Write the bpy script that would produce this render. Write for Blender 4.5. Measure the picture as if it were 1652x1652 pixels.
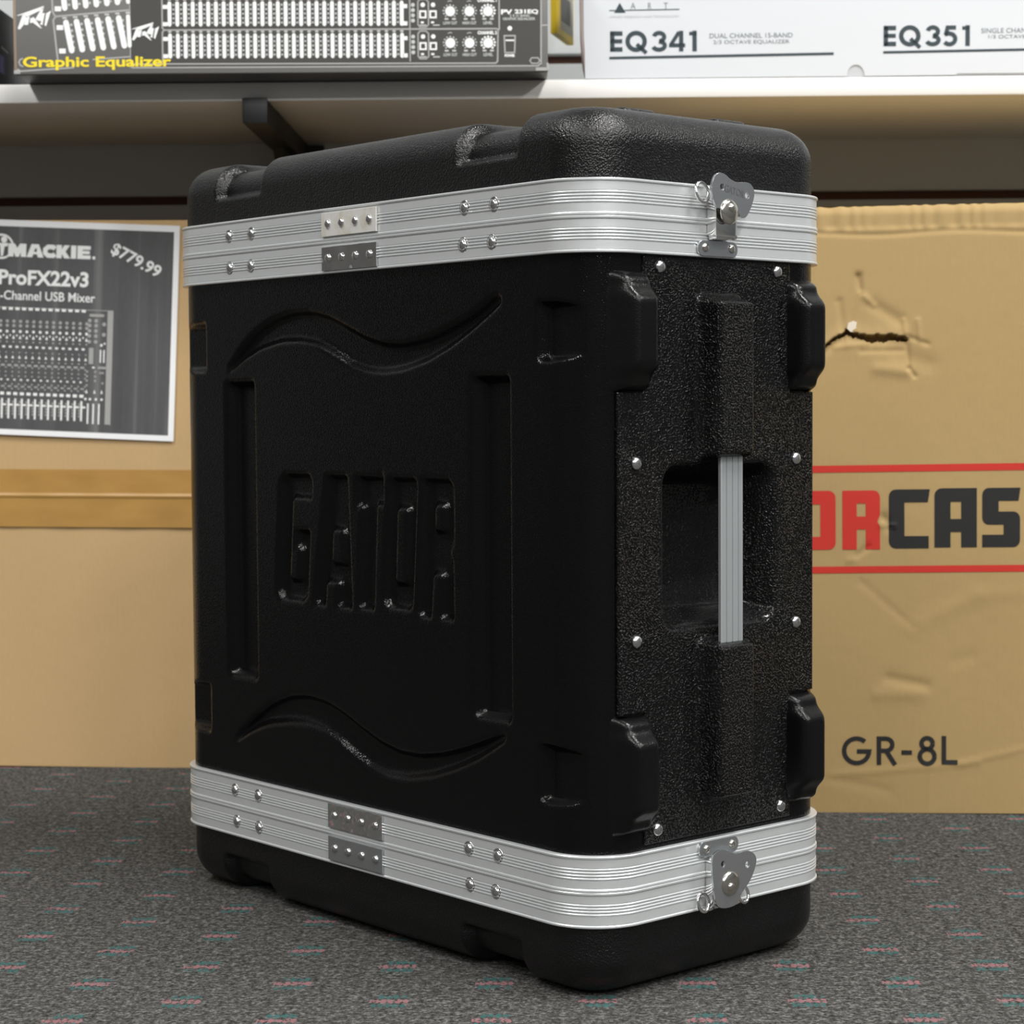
import bpy, bmesh, math, random
import numpy as np
from mathutils import Vector, Matrix

for o in list(bpy.data.objects):
    bpy.data.objects.remove(o, do_unlink=True)
SC = bpy.context.scene
COL = SC.collection
R = math.radians
random.seed(4)
rng = np.random.default_rng(7)

# ------------------------------------------------------------------ camera
CAM_H = 0.41835
cd = bpy.data.cameras.new('camera')
cam = bpy.data.objects.new('camera', cd)
COL.objects.link(cam)
cd.sensor_fit = 'HORIZONTAL'
cd.sensor_width = 36.0
cd.lens = 3280.23 / 1652 * 36.0
cd.clip_start = 0.02
cam.matrix_world = (Matrix.Translation((0, 0, CAM_H)) @ Matrix.Rotation(R(0.9), 4, 'Z') @
                    Matrix.Rotation(R(-3.02), 4, 'X') @ Matrix.Rotation(R(0.3686), 4, 'Y') @
                    Matrix.Rotation(R(90), 4, 'X'))
cd.dof.use_dof = True
cd.dof.focus_distance = 1.47
cd.dof.aperture_fstop = 15.0
SC.camera = cam

# ------------------------------------------------------------------ world, lamps, exposure
w = bpy.data.worlds.new('world')
SC.world = w
w.use_nodes = True
w.node_tree.nodes['Background'].inputs[0].default_value = (0.9, 0.95, 1.0, 1)
w.node_tree.nodes['Background'].inputs[1].default_value = 0.05
SC.view_settings.view_transform = 'Standard'
SC.view_settings.look = 'None'
SC.view_settings.gamma = 1.0
SC.view_settings.use_curve_mapping = False
SC.view_settings.exposure = 0.0

def lamp(name, x, y, z, sx, sy, power, col=(1.0, 0.985, 0.96)):
    l = bpy.data.lights.new(name, 'AREA')
    l.shape = 'RECTANGLE'
    l.size = sx
    l.size_y = sy
    l.energy = power
    l.color = col
    o = bpy.data.objects.new(name, l)
    o.location = (x, y, z)
    COL.objects.link(o)
    return o
# fluorescent troffers of the shop ceiling
CEIL = 2.75
for lx, ly, pw in ((-1.5, 0.9, 50), (0.9, 0.9, 66), (2.7, 0.9, 56), (-1.5, -1.3, 50), (0.9, -1.3, 66), (2.7, -1.3, 56),
                   (-1.5, -3.4, 50), (0.9, -3.4, 66), (2.7, -3.4, 56)):
    lamp('ceiling_lamp', lx, ly, CEIL - 0.03, 0.28, 1.2, pw)

# ------------------------------------------------------------------ helpers
def setp(o, label=None, cat=None, group=None, kind=None):
    if label: o['label'] = label
    if cat: o['category'] = cat
    if group: o['group'] = group
    if kind: o['kind'] = kind
    return o

def link(name, me, mat=None, parent=None, smooth=False):
    o = bpy.data.objects.new(name, me)
    COL.objects.link(o)
    if mat is not None: me.materials.append(mat)
    if parent is not None: o.parent = parent
    if smooth:
        me.polygons.foreach_set('use_smooth', [True] * len(me.polygons))
    return o

def pyd(name, v, f, mat=None, parent=None, smooth=False, s=0.001):
    me = bpy.data.meshes.new(name)
    v = np.asarray(v, float) * s
    me.from_pydata(v.tolist(), [], [list(map(int, q)) for q in f])
    me.validate()
    me.update()
    return link(name, me, mat, parent, smooth)

def from_bm(name, bm, mat=None, parent=None, smooth=False, s=0.001):
    bmesh.ops.scale(bm, vec=(s, s, s), verts=bm.verts)
    bmesh.ops.recalc_face_normals(bm, faces=bm.faces)
    me = bpy.data.meshes.new(name)
    bm.to_mesh(me)
    bm.free()
    return link(name, me, mat, parent, smooth)

def empty(name, loc, rot=(0, 0, 0)):
    o = bpy.data.objects.new(name, None)
    o.empty_display_size = 0.05
    COL.objects.link(o)
    o.location = loc
    o.rotation_euler = rot
    return o

def autosmooth(o, ang=40):
    me = o.data
    me.polygons.foreach_set('use_smooth', [True] * len(me.polygons))
    try:
        me.set_sharp_from_angle(angle=R(ang))
    except Exception:
        pass

def box_bm(x0, x1, y0, y1, z0, z1, bev=0.0, seg=2, bm=None):
    b = bmesh.new()
    bmesh.ops.create_cube(b, size=1)
    for v in b.verts:
        v.co = Vector(((x0 + x1) / 2 + v.co.x * (x1 - x0), (y0 + y1) / 2 + v.co.y * (y1 - y0), (z0 + z1) / 2 + v.co.z * (z1 - z0)))
    if bev > 0:
        bmesh.ops.bevel(b, geom=list(b.edges), offset=bev, segments=seg, affect='EDGES', profile=0.5)
    if bm is None: return b
    me = bpy.data.meshes.new('t'); b.to_mesh(me); b.free(); bm.from_mesh(me); bpy.data.meshes.remove(me)
    return bm

def box(name, x0, x1, y0, y1, z0, z1, mat, parent=None, bev=0.0, seg=2):
    o = from_bm(name, box_bm(x0, x1, y0, y1, z0, z1, bev, seg), mat, parent)
    if bev > 0: autosmooth(o, 35)
    return o

def prism_bm(pts, d0, d1, bev=0.0, holes=(), bm=None):
    """outline in (a, c); extruded along y from d0 to d1 (front face at d1)"""
    b = bmesh.new()
    def loop(p):
        vs = [b.verts.new((q[0], d0, q[1])) for q in p]
        return [b.edges.new((vs[i], vs[(i + 1) % len(vs)])) for i in range(len(vs))]
    es = loop(pts)
    for h in holes: es += loop(h)
    if holes:
        bmesh.ops.triangle_fill(b, edges=es, use_beauty=True)
    else:
        b.faces.new([e.verts[0] for e in es])
    r = bmesh.ops.extrude_face_region(b, geom=list(b.faces))
    bmesh.ops.translate(b, vec=(0, d1 - d0, 0), verts=[g for g in r['geom'] if isinstance(g, bmesh.types.BMVert)])
    bmesh.ops.recalc_face_normals(b, faces=b.faces)
    if bev > 0:
        ed = [e for e in b.edges if len(e.link_faces) == 2 and e.calc_face_angle(0) > 0.9 and abs(e.verts[0].co.y - d1) < 1e-6 and abs(e.verts[1].co.y - d1) < 1e-6]
        bmesh.ops.bevel(b, geom=ed, offset=bev, segments=2, affect='EDGES', profile=0.5)
    if bm is None: return b
    me = bpy.data.meshes.new('t'); b.to_mesh(me); b.free(); bm.from_mesh(me); bpy.data.meshes.remove(me)
    return bm

def dome(name, axis, p, r, h, mat, parent, rim=0.0, n=18):
    """rivet head: lathe about axis ('-x' or '-y'), base at p, bulging outward"""
    prof = []
    if rim > 0:
        prof += [(r + rim, -0.5), (r + rim, 0.35), (r + rim * 0.5, 0.75), (r + 0.1, 0.3)]
    else:
        prof += [(r, -0.5)]
    for k in range(7):
        t = k / 6 * math.pi / 2
        prof.append((r * math.cos(t), 0.15 + h * math.sin(t)))
    vs, fs = [], []
    m = len(prof)
    for (a, b) in prof[:-1]:
        for i in range(n):
            t = 2 * math.pi * i / n
            vs.append((a * math.cos(t), a * math.sin(t), b))
    vs.append((0, 0, prof[-1][1]))
    for j in range(m - 2):
        for i in range(n):
            fs.append((j * n + i, j * n + (i + 1) % n, (j + 1) * n + (i + 1) % n, (j + 1) * n + i))
    for i in range(n):
        fs.append(((m - 2) * n + i, (m - 2) * n + (i + 1) % n, len(vs) - 1))
    out = []
    for (u, v, o_) in vs:
        if axis == '-x': out.append((p[0] - o_, p[1] - u, p[2] + v))
        else: out.append((p[0] + u, p[1] - o_, p[2] + v))
    return pyd(name, out, fs, mat, parent, True)

def tube_pts(bm, pts, r, n=10, closed=False):
    P = [Vector(p) for p in pts]
    rings = []
    up = None
    for i, p in enumerate(P):
        a = P[i - 1] if (i > 0 or closed) else p
        c = P[(i + 1) % len(P)] if (i < len(P) - 1 or closed) else p
        t = (c - a).normalized()
        if up is None:
            up = t.orthogonal().normalized()
        up = (up - t * up.dot(t)).normalized()
        sd = t.cross(up)
        rings.append([bm.verts.new(p + (up * math.cos(2 * math.pi * k / n) + sd * math.sin(2 * math.pi * k / n)) * r) for k in range(n)])
    m = len(rings)
    for i in range(m if closed else m - 1):
        A, B = rings[i], rings[(i + 1) % m]
        for k in range(n):
            bm.faces.new((A[k], A[(k + 1) % n], B[(k + 1) % n], B[k]))
    if not closed:
        bm.faces.new(rings[0]); bm.faces.new(list(reversed(rings[-1])))

def sstep(a, b, x):
    t = np.clip((x - a) / (b - a), 0, 1)
    return t * t * (3 - 2 * t)

def blur(a, n):
    for _ in range(n):
        p = np.pad(a, 1, mode='edge')
        a = (p[:-2, 1:-1] + 2 * p[1:-1, 1:-1] + p[2:, 1:-1]) / 4
        p = np.pad(a, 1, mode='edge')
        a = (p[1:-1, :-2] + 2 * p[1:-1, 1:-1] + p[1:-1, 2:]) / 4
    return a

def sd_box(x, z, cx, cz, hx, hz, r=0.0):
    qx = np.abs(x - cx) - hx + r
    qz = np.abs(z - cz) - hz + r
    return np.hypot(np.maximum(qx, 0), np.maximum(qz, 0)) + np.minimum(np.maximum(qx, qz), 0) - r

def sd_poly(x, z, pts):
    p = np.asarray(pts, float)
    d = np.full(x.shape, 1e9)
    ins = np.zeros(x.shape, bool)
    n = len(p)
    for i in range(n):
        a, b = p[i], p[(i + 1) % n]
        e = b - a
        wx, wz = x - a[0], z - a[1]
        t = np.clip((wx * e[0] + wz * e[1]) / (e @ e), 0, 1)
        d = np.minimum(d, np.hypot(wx - e[0] * t, wz - e[1] * t))
        c = (a[1] > z) != (b[1] > z)
        with np.errstate(divide='ignore', invalid='ignore'):
            xi = a[0] + (z - a[1]) * (e[0] / (e[1] if abs(e[1]) > 1e-9 else 1e-9))
        ins ^= c & (x < xi)
    return np.where(ins, -d, d)

# flat filled outlines (print, plates): loops in (a, c) -> triangles via 2D curve
def fill2d(loops):
    cu = bpy.data.curves.new('t', 'CURVE')
    cu.dimensions = '2D'
    cu.fill_mode = 'BOTH'
    for l in loops:
        sp = cu.splines.new('POLY')
        sp.points.add(len(l) - 1)
        for q, p in zip(sp.points, l): q.co = (p[0], p[1], 0, 1)
        sp.use_cyclic_u = True
    return curve_tris(cu)

def curve_tris(cu):
    o = bpy.data.objects.new('t', cu)
    COL.objects.link(o)
    dg = bpy.context.evaluated_depsgraph_get()
    me = o.evaluated_get(dg).to_mesh()
    v = np.array([tuple(q.co) for q in me.vertices]).reshape(-1, 3)
    f = [tuple(p.vertices) for p in me.polygons]
    o.evaluated_get(dg).to_mesh_clear()
    bpy.data.objects.remove(o)
    bpy.data.curves.remove(cu)
    return v[:, :2] if len(v) else np.zeros((0, 2)), f

def text2d(s, x0, x1, z0, z1, bold=0.0, shear=0.0, rot=0.0, spacing=1.0):
    """lettering fitted to a rectangle; rot about its centre (degrees)"""
    cu = bpy.data.curves.new('t', 'FONT')
    cu.body = s
    cu.size = 1.0
    cu.offset = bold
    cu.space_character = spacing
    cu.resolution_u = 4
    v, f = curve_tris(cu)
    mn, mx = v.min(0), v.max(0)
    v = (v - mn) / (mx - mn)
    v = np.c_[x0 + v[:, 0] * (x1 - x0) + shear * v[:, 1] * (z1 - z0), z0 + v[:, 1] * (z1 - z0)]
    if rot:
        c = np.array([(x0 + x1) / 2, (z0 + z1) / 2])
        a = R(rot)
        v = (v - c) @ np.array([[math.cos(a), math.sin(a)], [-math.sin(a), math.cos(a)]]) + c
    return v, f

class Ink:
    """collects flat print shapes in (x, z) and builds one decal mesh on the plane y = d"""
    def __init__(self): self.v = []; self.f = []
    def add(self, vf):
        v, f = vf
        n = len(self.v)
        self.v += [tuple(q) for q in v]
        self.f += [tuple(i + n for i in q) for q in f]
        return self
    def rect(self, x0, x1, z0, z1):
        return self.add(([(x0, z0), (x1, z0), (x1, z1), (x0, z1)], [(0, 1, 2, 3)]))
    def poly(self, p):
        return self.add((p, [tuple(range(len(p)))]))
    def disc(self, x, z, r, n=14, rz=None):
        rz = rz or r
        return self.poly([(x + r * math.cos(2 * math.pi * k / n), z + rz * math.sin(2 * math.pi * k / n)) for k in range(n)])
    def line(self, pts, wd, closed=False):
        p = [np.array(q, float) for q in pts]
        n = len(p)
        L, Rr = [], []
        for i in range(n):
            a = p[i - 1] if (i or closed) else None
            c = p[(i + 1) % n] if (i < n - 1 or closed) else None
            ds = []
            if a is not None: ds.append((p[i] - a) / np.linalg.norm(p[i] - a))
            if c is not None: ds.append((c - p[i]) / np.linalg.norm(c - p[i]))
            nn = [np.array([-d[1], d[0]]) for d in ds]
            m = sum(nn)
            m = m / max(np.linalg.norm(m), 1e-6)
            k = 1.0 / max(0.4, float(m @ nn[0]))
            L.append(p[i] + m * wd / 2 * k); Rr.append(p[i] - m * wd / 2 * k)
        vs = L + Rr
        fs = [(i, (i + 1) % n, n + (i + 1) % n, n + i) for i in range(n if closed else n - 1)]
        return self.add((vs, fs))
    def build(self, name, mat, parent, d):
        v = [(a, d, c) for a, c in self.v]
        fs = []
        for q in self.f:       # face towards -y
            A = sum(v[q[i]][0] * v[q[(i + 1) % len(q)]][2] - v[q[(i + 1) % len(q)]][0] * v[q[i]][2] for i in range(len(q)))
            fs.append(q if A > 0 else tuple(reversed(q)))
        return pyd(name, v, fs, mat, parent)

def arc(cx, cz, r, a0, a1, n=12, rz=None):
    rz = rz or r
    return [(cx + r * math.cos(R(a0 + (a1 - a0) * k / n)), cz + rz * math.sin(R(a0 + (a1 - a0) * k / n))) for k in range(n + 1)]

def rrect(x0, x1, z0, z1, r, n=5):
    return (arc(x1 - r, z0 + r, r, -90, 0, n) + arc(x1 - r, z1 - r, r, 0, 90, n) + arc(x0 + r, z1 - r, r, 90, 180, n) + arc(x0 + r, z0 + r, r, 180, 270, n))

# ------------------------------------------------------------------ materials
def M(name, col, rough=0.5, metal=0.0, spec=None):
    m = bpy.data.materials.new(name)
    m.use_nodes = True
    b = m.node_tree.nodes['Principled BSDF']
    b.inputs['Base Color'].default_value = (*col, 1)
    b.inputs['Roughness'].default_value = rough
    b.inputs['Metallic'].default_value = metal
    if spec is not None: b.inputs['Specular IOR Level'].default_value = spec
    return m

class NT:
    def __init__(self, m):
        self.m = m; self.t = m.node_tree; self.b = self.t.nodes['Principled BSDF']
        self.co = self.n('ShaderNodeTexCoord').outputs['Object']
    def n(self, k, **kw):
        q = self.t.nodes.new(k)
        for a, b in kw.items(): setattr(q, a, b)
        return q
    def l(self, a, b): self.t.links.new(a, b)
    def mapped(self, scale=(1, 1, 1), rot=(0, 0, 0)):
        q = self.n('ShaderNodeMapping')
        q.inputs['Scale'].default_value = scale
        q.inputs['Rotation'].default_value = rot
        self.l(self.co, q.inputs[0])
        return q.outputs[0]
    def noise(self, scale, detail=3, rough=0.5, vec=None):
        q = self.n('ShaderNodeTexNoise')
        q.inputs['Scale'].default_value = scale
        q.inputs['Detail'].default_value = detail
        q.inputs['Roughness'].default_value = rough
        self.l(vec or self.co, q.inputs['Vector'])
        return q.outputs['Fac']
    def ramp(self, x, *stops):
        q = self.n('ShaderNodeValToRGB')
        e = q.color_ramp.elements
        while len(e) < len(stops): e.new(0.5)
        for i, (p, c) in enumerate(stops):
            e[i].position = p
            e[i].color = (*c, 1) if len(c) == 3 else c
        self.l(x, q.inputs[0])
        return q.outputs[0]
    def math(self, op, a, b=None, c=None):
        q = self.n('ShaderNodeMath', operation=op)
        for i, x in enumerate((a, b, c)):
            if x is None: continue
            if isinstance(x, (int, float)): q.inputs[i].default_value = x
            else: self.l(x, q.inputs[i])
        return q.outputs[0]
    def mix(self, f, a, b, mode='MIX'):
        q = self.n('ShaderNodeMix', data_type='RGBA', blend_type=mode)
        if isinstance(f, (int, float)): q.inputs[0].default_value = f
        else: self.l(f, q.inputs[0])
        for i, x in ((6, a), (7, b)):
            if isinstance(x, tuple): q.inputs[i].default_value = (*x, 1)
            else: self.l(x, q.inputs[i])
        return q.outputs[2]
    def bump(self, h, strength, dist):
        q = self.n('ShaderNodeBump')
        q.inputs['Strength'].default_value = strength
        q.inputs['Distance'].default_value = dist
        self.l(h, q.inputs['Height'])
        self.l(q.outputs[0], self.b.inputs['Normal'])
        return q
    def color(self, c): self.l(c, self.b.inputs['Base Color'])
    def rough(self, c): self.l(c, self.b.inputs['Roughness'])

def plastic(name, scale, dist, rough, spec, col=(0.003, 0.003, 0.0032), sparse=False):
    m = M(name, col, rough, spec=spec)
    t = NT(m)
    v = t.n('ShaderNodeTexVoronoi', feature='SMOOTH_F1')
    v.inputs['Scale'].default_value = scale
    v.inputs['Smoothness'].default_value = 0.5
    t.l(t.co, v.inputs['Vector'])
    h = t.math('ADD', t.math('MULTIPLY', v.outputs['Distance'], -1.0), t.math('MULTIPLY', t.noise(scale * 0.7, 2), 0.8))
    if sparse:      # separate pebbles on a smooth ground
        h = t.ramp(t.noise(scale, 1.5), (0.50, (0, 0, 0)), (0.72, (1, 1, 1)))
    t.bump(h, 1.0, dist)
    t.rough(t.ramp(t.noise(9, 4), (0.3, (rough - 0.05,) * 3), (0.7, (rough + 0.05,) * 3)))
    return m
M_shell = plastic('black_shell_plastic', 900, 0.00016, 0.12, 0.22)
M_lid = plastic('black_lid_plastic', 800, 0.00035, 0.32, 0.42)
M_panel = plastic('black_pebbled_panel', 700, 0.0007, 0.15, 0.30, (0.003, 0.003, 0.0031), True)
M_bump = plastic('black_bumper_plastic', 950, 0.00010, 0.26, 0.30)

M_alu = M('brushed_aluminium', (0.73, 0.755, 0.765), 0.30, 0.54)
t = NT(M_alu)
t.rough(t.ramp(t.noise(40, 3, vec=t.mapped((2, 2, 60))), (0.3, (0.28,) * 3), (0.7, (0.36,) * 3)))
M_bar = M('anodised_bar', (0.46, 0.49, 0.50), 0.45, 0.6)
M_chrome = M('chrome', (0.86, 0.85, 0.84), 0.09, 1.0)
M_zinc = M('zinc_plate', (0.56, 0.58, 0.60), 0.26, 0.92)
M_nickel = M('nickel_rivet', (0.70, 0.67, 0.61), 0.16, 1.0)
M_steel = M('steel_rivet', (0.66, 0.66, 0.67), 0.20, 1.0)
M_plate = M('stained_plate', (0.72, 0.71, 0.68), 0.30, 0.25)
t = NT(M_plate)
t.color(t.ramp(t.noise(60, 3), (0.45, (0.74, 0.73, 0.70)), (0.62, (0.62, 0.58, 0.47))))
M_mirror = M('mirror_plate', (0.80, 0.80, 0.80), 0.05, 1.0)
t = NT(M_mirror)
t.bump(t.noise(42, 1), 1.0, 0.0022)
M_dark = M('dark_gap', (0.006, 0.006, 0.006), 0.9)

def cardboard(name, a, b):
    m = M(name, a, 0.75, spec=0.25)
    t = NT(m)
    n1 = t.noise(5, 4)
    n2 = t.noise(420, 3, vec=t.mapped((1, 1, 0.25)))
    c = t.mix(t.math('MULTIPLY', n1, 0.9), a, b)
    t.color(t.mix(t.math('MULTIPLY', n2, 0.22), c, (a[0] * 0.55, a[1] * 0.55, a[2] * 0.55)))
    q = t.n('ShaderNodeTexWave')
    q.inputs['Scale'].default_value = 45
    q.inputs['Distortion'].default_value = 0.6
    t.l(t.co, q.inputs['Vector'])
    t.bump(t.math('ADD', t.math('MULTIPLY', q.outputs['Fac'], 0.07), t.noise(60, 4)), 0.35, 0.0009)
    return m
M_card_l = cardboard('cardboard_left', (0.56, 0.385, 0.195), (0.50, 0.335, 0.16))
M_card_r = cardboard('cardboard_right', (0.405, 0.285, 0.127), (0.37, 0.252, 0.107))
M_card_in = M('torn_cardboard', (0.40, 0.27, 0.13), 0.9)
M_liner = M('bare_liner', (0.66, 0.58, 0.47), 0.8)
M_tape = M('packing_tape', (0.42, 0.24, 0.07), 0.30)
t = NT(M_tape)
t.color(t.ramp(t.noise(18, 4, vec=t.mapped((1, 1, 3))), (0.3, (0.45, 0.26, 0.075)), (0.7, (0.39, 0.215, 0.06))))
M_red = M('red_ink', (0.50, 0.035, 0.025), 0.7, spec=0.2)
M_black = M('black_ink', (0.022, 0.022, 0.022), 0.7, spec=0.2)
M_white = M('white_print', (0.83, 0.84, 0.84), 0.5)
M_grey = M('grey_print', (0.36, 0.36, 0.35), 0.5)
M_tick = M('pale_grey_print', (0.50, 0.52, 0.51), 0.5)
M_yellow = M('yellow_print', (0.84, 0.66, 0.02), 0.5)
M_teal = M('dark_teal_ink', (0.022, 0.04, 0.05), 0.6)
M_thin = M('thin_teal_ink', (0.16, 0.19, 0.20), 0.6)
M_paper = M('white_paper', (0.86, 0.87, 0.88), 0.6)
M_art = M('white_carton', (0.605, 0.63, 0.665), 0.45)
t = NT(M_art)
t.bump(t.noise(30, 3), 0.2, 0.0008)
M_pv = M('dark_grey_carton', (0.165, 0.163, 0.157), 0.42)
M_pv2 = M('carton_picture', (0.045, 0.044, 0.041), 0.42)
M_pvedge = M('worn_carton_edge', (0.30, 0.23, 0.17), 0.8)
M_sheet = M('toner_print', (0.06, 0.062, 0.064), 0.6)
t = NT(M_sheet)
st = t.noise(26, 4, 0.6, vec=t.mapped((1, 1, 0.02)))
fine = t.noise(300, 2, vec=t.mapped((1, 1, 0.2)))
c = t.ramp(st, (0.36, (0.052, 0.054, 0.056)), (0.55, (0.075, 0.077, 0.08)), (0.64, (0.17, 0.172, 0.175)))
t.color(t.mix(t.math('MULTIPLY', fine, 0.35), c, (0.12, 0.122, 0.125)))
M_shelf = M('white_melamine', (0.80, 0.79, 0.77), 0.4)
M_bracket = M('black_steel', (0.012, 0.013, 0.015), 0.5)
M_slat = M('slatwall_laminate', (0.47, 0.49, 0.495), 0.5)
M_mdf = M('raw_groove_board', (0.10, 0.045, 0.028), 0.9)
M_ceil = M('ceiling_white', (0.80, 0.80, 0.79), 0.9)
M_wall = M('shop_wall', (0.095, 0.10, 0.105), 0.8)
M_wall2 = M('shop_wall_pale', (0.12, 0.117, 0.113), 0.8)
M_blackbox = M('black_carton', (0.018, 0.018, 0.020), 0.35)
M_purple = M('purple_label', (0.05, 0.028, 0.13), 0.5)
t = NT(M_purple)
t.color(t.ramp(t.noise(90, 3), (0.4, (0.045, 0.025, 0.12)), (0.65, (0.13, 0.10, 0.26))))
M_tagyel = M('yellow_card', (0.66, 0.47, 0.02), 0.5)
M_taggrey = M('grey_card_panel', (0.36, 0.34, 0.30), 0.6)
M_tagdark = M('dark_barcode_block', (0.10, 0.10, 0.10), 0.6)
M_pink = M('pale_pink_edge', (0.56, 0.44, 0.42), 0.7)

# carpet: grey loop pile, woven marks of pink and teal stitches on a staggered grid
M_carpet = M('carpet', (0.1, 0.1, 0.1), 0.95, spec=0.1)
t = NT(M_carpet)
PX, PY = 73.4e-3, 88.8e-3
sep = t.n('ShaderNodeSeparateXYZ')
warp = t.n('ShaderNodeTexNoise')
warp.inputs['Scale'].default_value = 260
warp.inputs['Detail'].default_value = 3
t.l(t.co, warp.inputs['Vector'])
va = t.n('ShaderNodeVectorMath', operation='MULTIPLY_ADD')
t.l(warp.outputs['Color'], va.inputs[0])
va.inputs[1].default_value = (0.0050, 0.0046, 0)
t.l(t.co, va.inputs[2])
t.l(va.outputs[0], sep.inputs[0])
X = t.math('ADD', t.math('DIVIDE', sep.outputs[0], PX), 0.0 - 0.0015 / PX)
ci = t.math('FLOOR', X)
cx = t.math('MULTIPLY', t.math('SUBTRACT', t.math('SUBTRACT', X, ci), 0.5), PX * 1000)     # mm about motif centre
odd = t.math('MODULO', t.math('ABSOLUTE', ci), 2.0)
Y = t.math('ADD', t.math('DIVIDE', sep.outputs[1], PY), t.math('ADD', t.math('MULTIPLY', odd, 0.5), 0.5 - 0.86 - 0.0017 / PY))
ri = t.math('FLOOR', Y)
cy = t.math('MULTIPLY', t.math('SUBTRACT', t.math('SUBTRACT', Y, ri), 0.5), PY * 1000)
def row(yc, xc, half, ph):
    inx = t.math('LESS_THAN', t.math('ABSOLUTE', t.math('SUBTRACT', cx, xc)), half)
    d = t.math('ABSOLUTE', t.math('SUBTRACT', cy, yc))
    fx = t.math('FRACT', t.math('ADD', t.math('DIVIDE', cx, 5.2), ph))
    k = t.math('MULTIPLY', t.math('ABSOLUTE', t.math('SUBTRACT', fx, 0.5)), 2.0)      # 0 centre of stitch .. 1 gap
    lim = t.math('MULTIPLY', t.math('SUBTRACT', 1.0, t.math('POWER', k, 2.2)), 5.0)
    return t.math('MULTIPLY', inx, t.math('LESS_THAN', d, lim))
thin = t.math('GREATER_THAN', t.noise(170, 3), 0.44)
pink = t.math('MULTIPLY', row(0.0, 0.0, 13.5, 0.2), thin)
teal = t.math('MULTIPLY', t.math('MAXIMUM', row(10.5, 2.5, 11.0, 0.6), row(-10.0, 0.0, 11.5, 0.5)), thin)
g1 = t.noise(300, 4, 0.75)
g2 = t.noise(120, 3, 0.6)
g3 = t.noise(7, 3)
gg = t.math('ADD', t.math('MULTIPLY', g1, 0.72), t.math('MULTIPLY', g2, 0.28))
base = t.ramp(gg, (0.38, (0.008, 0.008, 0.0075)), (0.50, (0.076, 0.075, 0.072)), (0.62, (0.27, 0.268, 0.26)))
base = t.mix(t.math('MULTIPLY', g3, 0.35), base, (0.085, 0.082, 0.076))
c = t.mix(t.math('MULTIPLY', teal, 0.75), base, (0.045, 0.15, 0.145))
c = t.mix(t.math('MULTIPLY', pink, 0.8), c, (0.36, 0.17, 0.185))
t.color(c)
t.bump(t.math('ADD', g1, t.math('MULTIPLY', g2, 0.6)), 1.0, 0.004)

# ------------------------------------------------------------------ the room
RX0, RX1, RY0, WY = -3.2, 3.6, -4.6, 2.6
def room(name, x0, x1, y0, y1, z0, z1, mat):
    o = from_bm(name, box_bm(x0, x1, y0, y1, z0, z1), mat, s=1.0)
    o['kind'] = 'structure'
    return o
room('floor', RX0, RX1, RY0, WY + 0.05, -0.05, 0, M_carpet)
room('ceiling', RX0, RX1, RY0, WY + 0.05, CEIL, CEIL + 0.05, M_ceil)
room('wall_left', RX0 - 0.05, RX0, RY0, WY + 0.05, 0, CEIL, M_wall2)
room('wall_right', RX1, RX1 + 0.05, RY0, WY + 0.05, 0, CEIL, M_wall)
room('wall_front', RX0, RX1, RY0 - 0.05, RY0, 0, CEIL, M_wall)
wall = room('wall_back', RX0, RX1, WY + 0.012, WY + 0.05, 0, CEIL, M_mdf)
PITCH, GROOVE = 0.0869, 0.0112
z = 0.6751 - PITCH * 7
prof = None
slat_me = None
while z < CEIL:
    z0 = max(0.002, z + GROOVE)
    z1 = min(z + PITCH, CEIL - 0.002)
    if z1 - z0 > 0.01:
        if abs((z1 - z0) - (PITCH - GROOVE)) < 1e-6 and slat_me is not None:
            o = bpy.data.objects.new('slat', slat_me)
            COL.objects.link(o)
        else:
            bm = prism_bm([(0, 0), (0.012, 0.0), (0.012, z1 - z0), (0, z1 - z0)], RX0, RX1)
            for v in bm.verts: v.co = Vector((v.co.y, WY + 0.012 - v.co.x, v.co.z))
            ed = [e for e in bm.edges if all(abs(v.co.y - WY) < 1e-5 for v in e.verts) and abs(e.verts[0].co.x - e.verts[1].co.x) > 1]
            bmesh.ops.bevel(bm, geom=ed, offset=0.0015, segments=2, affect='EDGES')
            o = from_bm('slat', bm, M_slat, s=1.0)
            if abs((z1 - z0) - (PITCH - GROOVE)) < 1e-6: slat_me = o.data
        o.parent = wall
        o.location = (0, 0, z0)
    z += PITCH

# ------------------------------------------------------------------ the rack case (local mm: x along handle side, y along logo side)
W, D, HT = 545.0, 262.0, 627.0
case = empty('rack_case', (0.0315, 1.3808, 0.0), (0, 0, R(41.838)))
setp(case, 'black molded plastic rack case with double silver bands and butterfly latches standing on the carpet', 'equipment case')

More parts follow.
